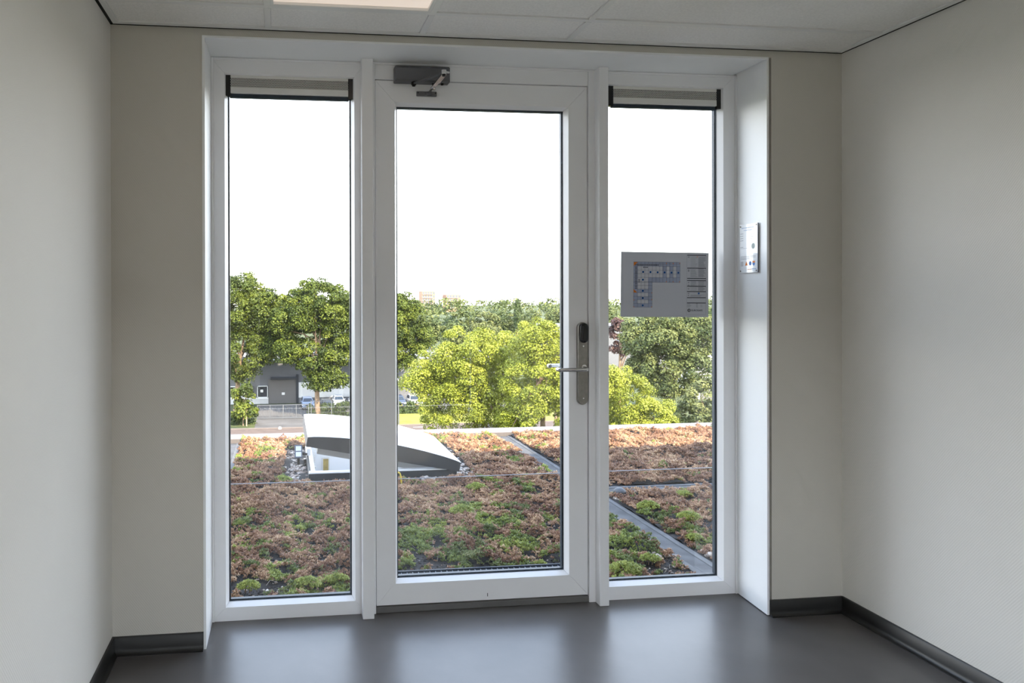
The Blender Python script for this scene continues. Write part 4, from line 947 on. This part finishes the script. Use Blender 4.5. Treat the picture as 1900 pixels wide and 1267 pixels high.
# lamp post and sign post
lp = thing('street_lamp', 'thin pale street lamp seen at the left edge of the door glass', 'street lamp', (13.75, 80.9, GZ))
MB().tube([(13.75, 81.3, GZ), (13.72, 81.3, GZ + 3), (13.68, 81.3, GZ + 5.4)], [.09, .07, .05], 10).build('pole', m_gal, lp, smooth=60)
MB().tube([(13.68, 81.3, GZ + 5.4), (13.5, 81.3, GZ + 5.95), (13.25, 81.3, GZ + 6.2)], [.07, .09, .06], 10).build('lamp_head', m_ww, lp, smooth=60)
spn = thing('sign_post', 'dark blue post beside the street lamp', 'post', (13.45, 81.25, GZ))
MB().tube([(13.45, 81.5, GZ), (13.45, 81.5, GZ + 2.2)], .17, 12).build('post', mat('blue_grey_paint', (0.10, 0.15, 0.23), 0.5), spn, smooth=60)
MB().tube([(13.45, 81.5, GZ + 2.2), (13.45, 81.5, GZ + 2.45)], [.22, .20], 12).build('post_head', m_gal, spn, smooth=60)

# ------------------------------------------------------------------ parked cars
m_tyre = mat('tyre', (0.015, 0.015, 0.015), 0.8); m_carwin = mat('car_window', (0.02, 0.03, 0.045), 0.08, spec=0.7); m_lampc = mat('headlamp', (0.85, 0.87, 0.9), 0.15); m_platey = mat('yellow_plate', (0.85, 0.55, 0.04), 0.5)
def car(name, label, x, y, col, rot=0.0, sc=1.0):
    """front towards the viewer (-Y)"""
    T = thing(name, label, 'car', (0, 0, 0)); mc = mat('car_paint', col, 0.22, var=0.02, coat=0.6)
    side = [(-2.05, .28), (-2.10, .55), (-2.0, .78), (-1.15, .95), (-.55, .98), (1.55, 1.0), (2.05, .92), (2.12, .45), (2.05, .28)]
    n = len(side); b = MB(); sec = [(-.86, .0), (-.80, .03), (.80, .03), (.86, .0)]
    vs = []
    for xx, ins in sec:
        for (yy, zz) in side: vs.append((xx, yy, zz))
    b.add([(-.86, p[0], p[1]) for p in side] + [(.86, p[0], p[1]) for p in side], [tuple(range(n)), tuple(range(2 * n - 1, n - 1, -1))] + [(i, (i + 1) % n, n + (i + 1) % n, n + i) for i in range(n)])
    b.build('body', mc, T, smooth=30)
    b = MB(); b.hexa([(-.80, -1.0, .95), (.80, -1.0, .95), (.62, -.35, 1.45), (-.62, -.35, 1.45)], [(-.80, 1.75, .97), (.80, 1.75, .97), (.64, 1.25, 1.47), (-.64, 1.25, 1.47)]); b.build('cabin', mc, T, smooth=25)
    b = MB(); b.hexa([(-.70, -.975, .99), (.70, -.975, .99), (.56, -.43, 1.40), (-.56, -.43, 1.40)], [(-.70, -.93, .97), (.70, -.93, .97), (.56, -.39, 1.38), (-.56, -.39, 1.38)]); b.build('windscreen', m_carwin, T)
    for s_ in (-1, 1):
        b = MB(); b.hexa([(s_ * .79, -.75, 1.0), (s_ * .79, 1.45, 1.02), (s_ * .655, 1.1, 1.40), (s_ * .655, -.28, 1.39)], [(s_ * .81, -.75, 1.0), (s_ * .81, 1.45, 1.02), (s_ * .675, 1.1, 1.40), (s_ * .675, -.28, 1.39)]); b.build('side_window', m_carwin, T)
        MB().box(s_ * .80 - .12, s_ * .80 + .04, -2.11, -1.95, .62, .78, .02).build('headlamp', m_lampc, T)
        MB().box(s_ * .93 - .08, s_ * .93 + .08, -.85, -.70, .98, 1.10, .02).build('mirror', mc, T)
        for yy in (-1.35, 1.3): MB().tube([(s_ * .70, yy, .31), (s_ * .88, yy, .31)], .31, 18).build('wheel', m_tyre, T)
    MB().box(-.45, .45, -2.13, -2.05, .58, .70, .01).build('grille', m_tyre, T); MB().box(-.26, .26, -2.14, -2.09, .40, .51, .004).build('number_plate', m_platey, T)
    MB().box(-.80, .80, -2.12, -2.0, .26, .38, .01).build('bumper', m_tyre, T)
    T.location = (x, y, GZ + .035); T.rotation_euler.z = rot; T.scale = (sc, sc, sc)
car('car', 'silver blue car parked by the driveway left of the oak trunk', 3.15, 95.6, (0.36, 0.42, 0.54), .05, .98)
car('car', 'dark car half hidden behind the hedge right of the oak trunk', 5.75, 93.2, (0.015, 0.018, 0.025), 0.1, .95)
car('car', 'grey car behind the hedge, between the dark and the white car', 7.65, 97.2, (0.42, 0.45, 0.50), 0, .92)
car('car', 'white car cut off by the right edge of the left window', 9.85, 95.4, (0.75, 0.76, 0.78), 0, .98)
car('car', 'dark blue car parked behind the street lamp', 16.0, 95.4, (0.07, 0.10, 0.17), 0, 1.0)
car('car', 'white car parked right of the dark blue one', 18.3, 95.6, (0.80, 0.80, 0.80), 0, 1.0)

# ================================================================== trees
m_bark = mat('bark', (0.24, 0.16, 0.10), 0.9, var=0.35, vscale=2.5, bump=0.8, bscale=6, bdist=.05)
OAK = [(0.014, 0.024, 0.006), (0.050, 0.074, 0.010), (0.115, 0.145, 0.016), (0.21, 0.225, 0.030)]
DARK = [(0.018, 0.032, 0.012), (0.045, 0.070, 0.020), (0.085, 0.115, 0.032), (0.14, 0.165, 0.048)]
GOLD = [(0.085, 0.10, 0.010), (0.195, 0.225, 0.022), (0.32, 0.345, 0.040), (0.46, 0.46, 0.085)]
OLIVE = [(0.04, 0.052, 0.018), (0.10, 0.118, 0.035), (0.17, 0.182, 0.058), (0.25, 0.25, 0.09)]
PURP = [(0.028, 0.014, 0.016), (0.065, 0.030, 0.028), (0.115, 0.06, 0.048), (0.17, 0.11, 0.085)]
HAZE = [(0.035, 0.052, 0.020), (0.085, 0.112, 0.036), (0.15, 0.17, 0.052), (0.23, 0.235, 0.075)]
LM = {k: tone_mat('leaf_' + k, v, 0.55, transl=0.15) for k, v in dict(oak=OAK, dark=DARK, gold=GOLD, olive=OLIVE, purple=PURP, haze=HAZE).items()}
def leaf_cloud(C, Rr, n_each, size, seed):
    """leaves on the upper and outer shells of many small clumps"""
    r = np.random.RandomState(seed); nb = len(C); N = nb * n_each
    d = r.normal(size=(N, 3)); d /= np.linalg.norm(d, axis=1, keepdims=True); d[:, 2] = np.where(d[:, 2] < -.6, -d[:, 2], d[:, 2])
    ci = np.repeat(np.arange(nb), n_each); rad = Rr[ci] * (.62 + .45 * r.rand(N) ** .7)[:, None]
    P = C[ci] + d * rad
    nrm = d + r.normal(size=(N, 3)) * .55; nrm[:, 2] += .35; nrm /= np.linalg.norm(nrm, axis=1, keepdims=True)
    t1 = np.cross(nrm, r.normal(size=(N, 3))); t1 /= np.linalg.norm(t1, axis=1, keepdims=True) + 1e-9; t2 = np.cross(nrm, t1)
    s_ = size * (.6 + .8 * r.rand(N))[:, None]
    V = np.stack([P - t1 * s_ * .62, P - t2 * s_ * .40 - nrm * s_ * .12, P + t1 * s_ * .62, P + t2 * s_ * .40 - nrm * s_ * .12], 1).reshape(-1, 3)
    Fq = np.arange(N * 4).reshape(N, 4)
    tb = .05 + r.rand(nb) * .50
    tn = np.repeat(np.clip(tb[ci] + r.rand(N) * .38, 0, 1), 4)
    return V, Fq, tn
def crown(shape, nb, rb, seed):
    """shape: list of (x,y,z,rx,ry,rz,weight) ellipsoids, clump centres near their surface"""
    r = np.random.RandomState(seed); C = []; wsum = sum(s[6] for s in shape)
    for (x, y, z, rx, ry, rz, w0) in shape:
        k = max(3, int(nb * w0 / wsum)); d = r.normal(size=(k, 3)); d /= np.linalg.norm(d, axis=1, keepdims=True)
        q = (.45 + .55 * r.rand(k) ** .5)[:, None]; C.append(np.array([x, y, z]) + d * q * (np.array([rx, ry, rz]) - rb * .7))
    C = np.concatenate(C); sz = rb * (.65 + .7 * r.rand(len(C)))
    return C, np.stack([sz, sz, sz * .85], 1)
def tree(name, label, cat, kind, base, shape, nb, rb, n_each, size, seed, trunk=(.28, None), group=None, branches=5):
    T = thing(name, label, cat, base, group)
    C, Rr = crown(shape, nb, rb, seed); V, Fq, tn = leaf_cloud(C, Rr, n_each, size, seed + 500)
    o = np_mesh('foliage', V, Fq, LM[kind], tn, T); o['kind'] = 'stuff'
    zc = max(s[2] for s in shape); zt = trunk[1] if trunk[1] else zc; b = MB(); rt = trunk[0]; bx_, by_, bz_ = base
    cx = sum(s[0] * s[6] for s in shape) / sum(s[6] for s in shape); cy = sum(s[1] * s[6] for s in shape) / sum(s[6] for s in shape)
    pts = [(bx_ + (cx - bx_) * t_ ** 1.5 + .08 * math.sin(7 * t_ + seed), by_ + (cy - by_) * t_, bz_ + (zt - bz_) * t_) for t_ in (0, .12, .3, .5, .75, 1)]
    b.tube(pts, [rt * 1.25, rt, rt * .85, rt * .65, rt * .4, rt * .12], 10); b.build('trunk', m_bark, T, smooth=60)
    rr = random.Random(seed)
    for k in range(branches):
        p = Vector(pts[2 + k % 3]); c = Vector(C[rr.randrange(len(C))]); mid = p.lerp(c, .5) + Vector((0, 0, .4))
        MB().tube([p, mid, c], [rt * .42, rt * .26, rt * .08], 6).build('branch', m_bark, T, smooth=60)
    return T
G_ = GZ
tree('oak_tree', 'tall dark green oak at the left edge of the left window', 'tree', 'oak', (-6.6, 93.4, G_), [(-6.0, 93.4, -.6, 4.6, 4.4, 5.2, 3), (-2.9, 93.6, -1.4, 3.6, 3.5, 4.4, 1.6), (-.6, 93.8, -2.6, 2.4, 2.6, 3.4, .8), (-6.5, 93.2, -6.5, 4.6, 4.2, 4.6, 2), (-3.0, 92.6, -6.3, 2.4, 2.2, 2.4, .7)], 370, .92, 250, .205, 1, trunk=(.36, None))
tree('oak_tree', 'large oak with visible trunk in the middle of the left window', 'tree', 'oak', (4.15, 88.2, G_), [(4.6, 89.3, -.5, 5.2, 4.6, 4.1, 3), (1.4, 89.0, -1.4, 3.4, 3.4, 3.6, 1.2), (7.6, 89.4, -1.0, 3.0, 3.2, 3.4, 1), (0.6, 88.6, -6.4, 2.4, 2.6, 2.4, .6), (7.2, 89.2, -3.4, 3.0, 3.5, 4.6, 1.5), (4.2, 88.6, -6.8, 4.6, 3.6, 3.0, 1.8), (5.3, 88.0, -9.6, 3.4, 2.6, 2.0, .9)], 400, .86, 240, .20, 2, trunk=(.34, -2.0), branches=9)
tree('oak_tree', 'green oak behind the street lamp at the left of the door glass', 'tree', 'oak', (13.9, 95.5, G_), [(15.6, 93.1, -1.3, 3.6, 4.0, 3.2, 1.6), (13.5, 93.0, -4.2, 5.0, 4.2, 4.2, 2), (18.2, 93.0, -4.6, 2.6, 3.0, 3.2, .9), (14.3, 93.0, -8.2, 4.4, 3.4, 2.4, 1)], 290, .92, 240, .20, 3, trunk=(.32, None))
tree('sapling', 'young staked tree before the fence, lower left of the left window', 'tree', 'oak', (-4.95, 83.2, G_), [(-5.1, 83.6, -11.0, 1.5, 1.4, 1.8, 1), (-4.9, 83.4, -12.9, 1.9, 1.6, 1.1, 1)], 44, .5, 120, .24, 4, trunk=(.07, None), branches=3)
tree('golden_tree', 'broad yellow-green tree filling the lower door glass', 'tree', 'gold', (16.8, 57.7, G_), [(11.1, 56.6, -6.3, 1.4, 1.5, 1.1, .22), (14.9, 57.6, -6.0, 3.9, 3.6, 3.4, 1.6), (16.2, 57.7, -5.0, 5.2, 4.6, 3.6, 3), (14.1, 57.4, -7.6, 3.2, 3.4, 3.2, 1), (18.6, 57.5, -4.2, 3.0, 3.4, 2.5, 1), (16.6, 57.0, -9.0, 5.6, 4.2, 3.6, 2.6), (19.0, 56.4, -9.5, 3.4, 3.2, 3.6, 1.4)], 420, .68, 260, .128, 5)
tree('golden_tree', 'taller yellow-green tree beside the door handle', 'tree', 'gold', (20.8, 52.4, G_), [(20.4, 52.2, -2.5, 2.4, 2.4, 2.1, 1.2), (20.2, 52.0, -6.2, 3.1, 3.0, 3.4, 2), (22.9, 52.0, -6.2, 2.0, 2.4, 2.8, 1), (20.8, 51.8, -9.4, 3.8, 3.0, 3.2, 1.8)], 330, .56, 250, .120, 6)
tree('golden_tree', 'yellow-green tree at the lower left of the right window', 'tree', 'gold', (27.0, 52.3, G_), [(25.3, 52.4, -5.8, 2.4, 2.6, 2.7, 1.5), (27.6, 52.3, -7.2, 2.9, 2.8, 2.6, 1.6), (30.4, 52.0, -9.0, 2.2, 2.4, 2.0, 1), (27.8, 51.8, -10.6, 4.4, 3.0, 2.2, 1.5)], 320, .56, 250, .118, 7)
tree('broadleaf_tree', 'dark green tree below the notice in the right window', 'tree', 'haze', (49, 82.1, G_), [(47.5, 82.1, -4.5, 5.2, 5.0, 3.6, 2), (51.5, 82.0, -4.6, 4.4, 4.4, 4.0, 2), (49, 81.6, -8.8, 6.2, 4.8, 3.8, 2)], 330, .95, 220, .225, 8)
tree('broadleaf_tree', 'pale olive bushy tree in the lower right corner of the right window', 'tree', 'olive', (44.9, 67.5, G_), [(44.9, 67.5, -10.0, 2.9, 2.8, 2.8, 1), (43.2, 67.4, -11.8, 2.2, 2.2, 1.8, .6)], 70, .62, 130, .23, 9)
tree('purple_tree', 'dark purple leaved tree left below the notice', 'tree', 'purple', (52.2, 101.9, G_), [(52.2, 101.9, -4.5, 1.9, 1.9, 2.2, 1), (52.6, 101.9, -7.0, 2.2, 2.0, 1.8, .8)], 50, .6, 110, .28, 10)
tree('purple_tree', 'purple leaved tree showing left of the card reader', 'tree', 'purple', (28.9, 69.5, G_), [(28.9, 69.4, -5.6, 1.5, 1.5, 2.2, 1)], 30, .5, 100, .22, 11)
tree('broadleaf_tree', 'bright green round tree above the low roof by the card reader', 'tree', 'haze', (70.5, 170, G_), [(70.5, 170, -6.0, 4.5, 4.5, 4.3, 1)], 80, 1.0, 90, .42, 12)
tree('broadleaf_tree', 'dark green tree at the right edge of the right window', 'tree', 'dark', (73.6, 109.5, G_), [(73.8, 109.5, -4.2, 2.6, 2.6, 4.0, 1)], 50, .85, 100, .36, 13)
tree('broadleaf_tree', 'pale green tree showing left of the notice on the horizon', 'tree', 'haze', (92.1, 188, G_), [(92.1, 188, -7.5, 4.8, 4.8, 5.0, 1)], 80, 1.1, 90, .46, 14)

# woodland in the distance: three unit crowns, copied and resized
def proto(kind, seed, conifer=False):
    sh = [(0, 0, .62, .16, .16, .38, 1)] if conifer else [(0, 0, .60, .42, .42, .38, 2), (.14, 0, .42, .34, .34, .26, 1), (-.16, 0, .45, .30, .30, .26, 1)]
    C, Rr = crown(sh, 80, .085, seed); V, Fq, tn = leaf_cloud(C, Rr, 60, .042, seed + 9)
    T = thing('woodland_tree', '', 'tree', (0, 0, 0), 'trees of the distant wood'); o = np_mesh('foliage', V, Fq, LM[kind], tn); o.parent = T; o['kind'] = 'stuff'
    t_ = MB().tube([(0, 0, -.01), (0, 0, .5)], [.022, .012], 7).build('trunk', m_bark); t_.parent = T
    return T
PRO = {}
far = [(45.1, 193.3, 5.4, 12.0, 'dark', 'dark green tree below the block with the grey roof cap'), (39.6, 183.9, 4.6, 11.6, 'haze', 'hazy tree below the taller apartment tower'), (58.5, 222.0, 5.6, 12.8, 'haze', 'hazy round tree right of the smaller apartment tower'),
       (54.9, 182.1, 6.2, 13.2, 'olive', 'bright broad tree in the middle of the wooded skyline'), (65.7, 231.2, 5.4, 12.2, 'haze', 'hazy tree behind the bright broad one'), (77.0, 240.0, 6.0, 12.7, 'dark', 'dark tree left of the pointed conifer'),
       (79.1, 229.7, 5.2, 12.1, 'haze', 'hazy tree at the foot of the pointed conifer'), (91.0, 248.4, 5.8, 11.6, 'haze', 'grey-green tree right of the pointed conifer'), (97.5, 236.0, 5.2, 11.7, 'dark', 'dark tree further right of the pointed conifer'),
       (36.1, 144.0, 3.6, 12.1, 'haze', 'nearer hazy tree between the oak and the yellow-green tree'), (43.0, 139.5, 3.2, 11.2, 'olive', 'nearer olive tree above the broad yellow-green tree'), (106.9, 256.7, 6.4, 11.4, 'dark', 'dark tree on the skyline beside the door stile'),
       (103.1, 206.8, 5.4, 11.7, 'haze', 'grey-green tree on the skyline left of the notice'), (159.6, 240.5, 7.2, 12.6, 'haze', 'tree on the skyline right of the notice'), (46.4, 233.4, 5.6, 10.8, 'haze', 'tree on the skyline between the two apartment towers')]
for i, (x, y, r0, h, kind, lab) in enumerate(far):
    if kind not in PRO: PRO[kind] = proto(kind, 90 + len(PRO)); T = PRO[kind]
    else:
        P0 = PRO[kind]; T = P0.copy(); COL.objects.link(T)
        for ch in P0.children: c = ch.copy(); COL.objects.link(c); c.parent = T
    T['label'] = lab; T.location = (x, y, GZ); T.rotation_euler.z = i * 1.7; T.scale = (r0 * 2.3, r0 * 2.3, h * .85)
T = proto('dark', 99, True); T.name = 'conifer'; T['label'] = 'slender pointed conifer rising above the wooded skyline'; T.location = (76.1, 219.9, GZ); T.scale = (7.5, 7.5, 14.4)
# continuous wood behind them
r = np.random.RandomState(5); n = 900
C = np.stack([-260 + 760 * r.rand(n), 290 + 60 * r.rand(n), GZ + 3 + 8.6 * r.rand(n) ** .5], 1); sz = 1.6 + 1.6 * r.rand(n)
V, Fq, tn = leaf_cloud(C, np.stack([sz * 1.5, sz, sz], 1), 50, .95, 6)
tag(np_mesh('distant_woodland', V, Fq, LM['haze'], tn), 'continuous band of wood along the horizon', 'woodland', kind='stuff')
# hedges
def hedge(x0, x1, y, h, label, seed):
    r = np.random.RandomState(seed); n = int((x1 - x0) * 7)
    C = np.stack([x0 + (x1 - x0) * r.rand(n), y + .5 * (r.rand(n) - .5), GZ + h * .75 * r.rand(n)], 1); s_ = .38 + .25 * r.rand(n)
    V, Fq, tn = leaf_cloud(C, np.stack([s_, s_, s_], 1), 90, .20, seed)
    T = thing('hedge', label, 'hedge', ((x0 + x1) / 2, y, GZ)); o = np_mesh('foliage', V, Fq, LM['dark'], tn, T); o['kind'] = 'stuff'
    b = MB()
    for k in range(int(x1 - x0) + 1): b.tube([(x0 + k + .3, y, GZ - .05), (x0 + k + .35, y, GZ + h * .6)], .04, 5)
    o = b.build('stems', m_bark, T); o['kind'] = 'stuff'
hedge(3.3, 11.5, 88.4, 1.9, 'dark green hedge along the wire fence, right of the gate', 301)
hedge(12.5, 20.5, 89.6, 1.5, 'dark hedge behind the sunlit lawn', 302)
hedge(-9, -3.9, 84.6, 1.1, 'low undergrowth around the young staked tree', 303)
sk_ = thing('tree_stake', 'pale wooden stake supporting the young tree', 'stake', (-4.6, 82.9, GZ)); MB().tube([(-4.6, 82.9, GZ - .1), (-4.6, 82.9, GZ + 2.0)], .07, 8).build('pole', mat('pale_timber', (0.55, 0.40, 0.24), 0.8, var=.1), sk_); MB().box(-4.95, -4.5, 82.86, 82.94, GZ + 1.7, GZ + 1.78).build('strap', m_dk, sk_)

# ------------------------------------------------------------------ far buildings
m_tan = mat('tan_brick', (0.36, 0.215, 0.14), 0.8, var=0.05, vscale=.1); m_pale = mat('pale_balcony', (0.46, 0.40, 0.36), 0.7); m_bwin = mat('far_window', (0.12, 0.13, 0.16), 0.3)
def tower(label, x0, x1, y, ztop, floors, cols, cap=None):
    T = thing('apartment_tower', label, 'building', ((x0 + x1) / 2, y, GZ)); box('block', m_tan, (x0, x1, y, y + 14, GZ, ztop), T)
    w0 = (x1 - x0) / cols; h = 2.9; wb_ = None
    for f in range(floors):
        z = ztop - (f + 1) * h
        for c in range(cols):
            xa = x0 + c * w0 + w0 * .22
            if wb_ is None:
                wb_ = box('window', m_bwin, (0, w0 * .56, -.10, .1, 0, 1.7)); wb_.location = (xa, y, z + .6); wb_.parent = T; wb_.matrix_parent_inverse = Matrix.Translation(T.location).inverted()
            else:
                o = wb_.copy(); o.location = (xa, y, z + .6); COL.objects.link(o)
        box('balcony', m_pale, (x0 + w0 * .1, x0 + w0 * (cols - 1), y - .7, y, z + .1, z + .45), T)
    if cap: box('roof_cap', mat('grey_cap', (0.55, 0.56, 0.58), 0.6), cap, T)
tower('taller tan apartment tower half hidden by the oak top', 117.5, 129.0, 587, 3.2, 6, 5)
tower('smaller tan apartment block with grey roof cap on the horizon', 138.2, 151.0, 585, .2, 4, 5, (142, 149, 586, 596, .2, 1.9))
hl = thing('warehouse', 'long low building with pale roof glimpsed between the trees', 'building', (75, 142, GZ))
box('wall', m_lg, (57, 98, 134, 150, GZ, -6.2), hl); box('roof', mat('pale_blue_roof', (0.58, 0.62, 0.68), 0.5, metal=.2, var=.03, vscale=.3), (56.7, 98.3, 133.7, 150.3, -6.2, -5.5), hl)
for k in range(8): box('window', m_bwin, (58 + k * 4.9, 60.5 + k * 4.9, 133.9, 134.0, -9.0, -7.6), hl)
sh_ = thing('shed', 'small white roofed shed at the right edge of the right window', 'building', (64, 97, GZ))
box('wall', m_ww, (61, 69, 96, 102, GZ, -8.3), sh_); box('roof', m_ww, (60.7, 69.3, 95.7, 102.3, -8.3, -7.9), sh_); box('door', m_dg, (62, 64.2, 95.93, 96.0, GZ, GZ + 3), sh_)
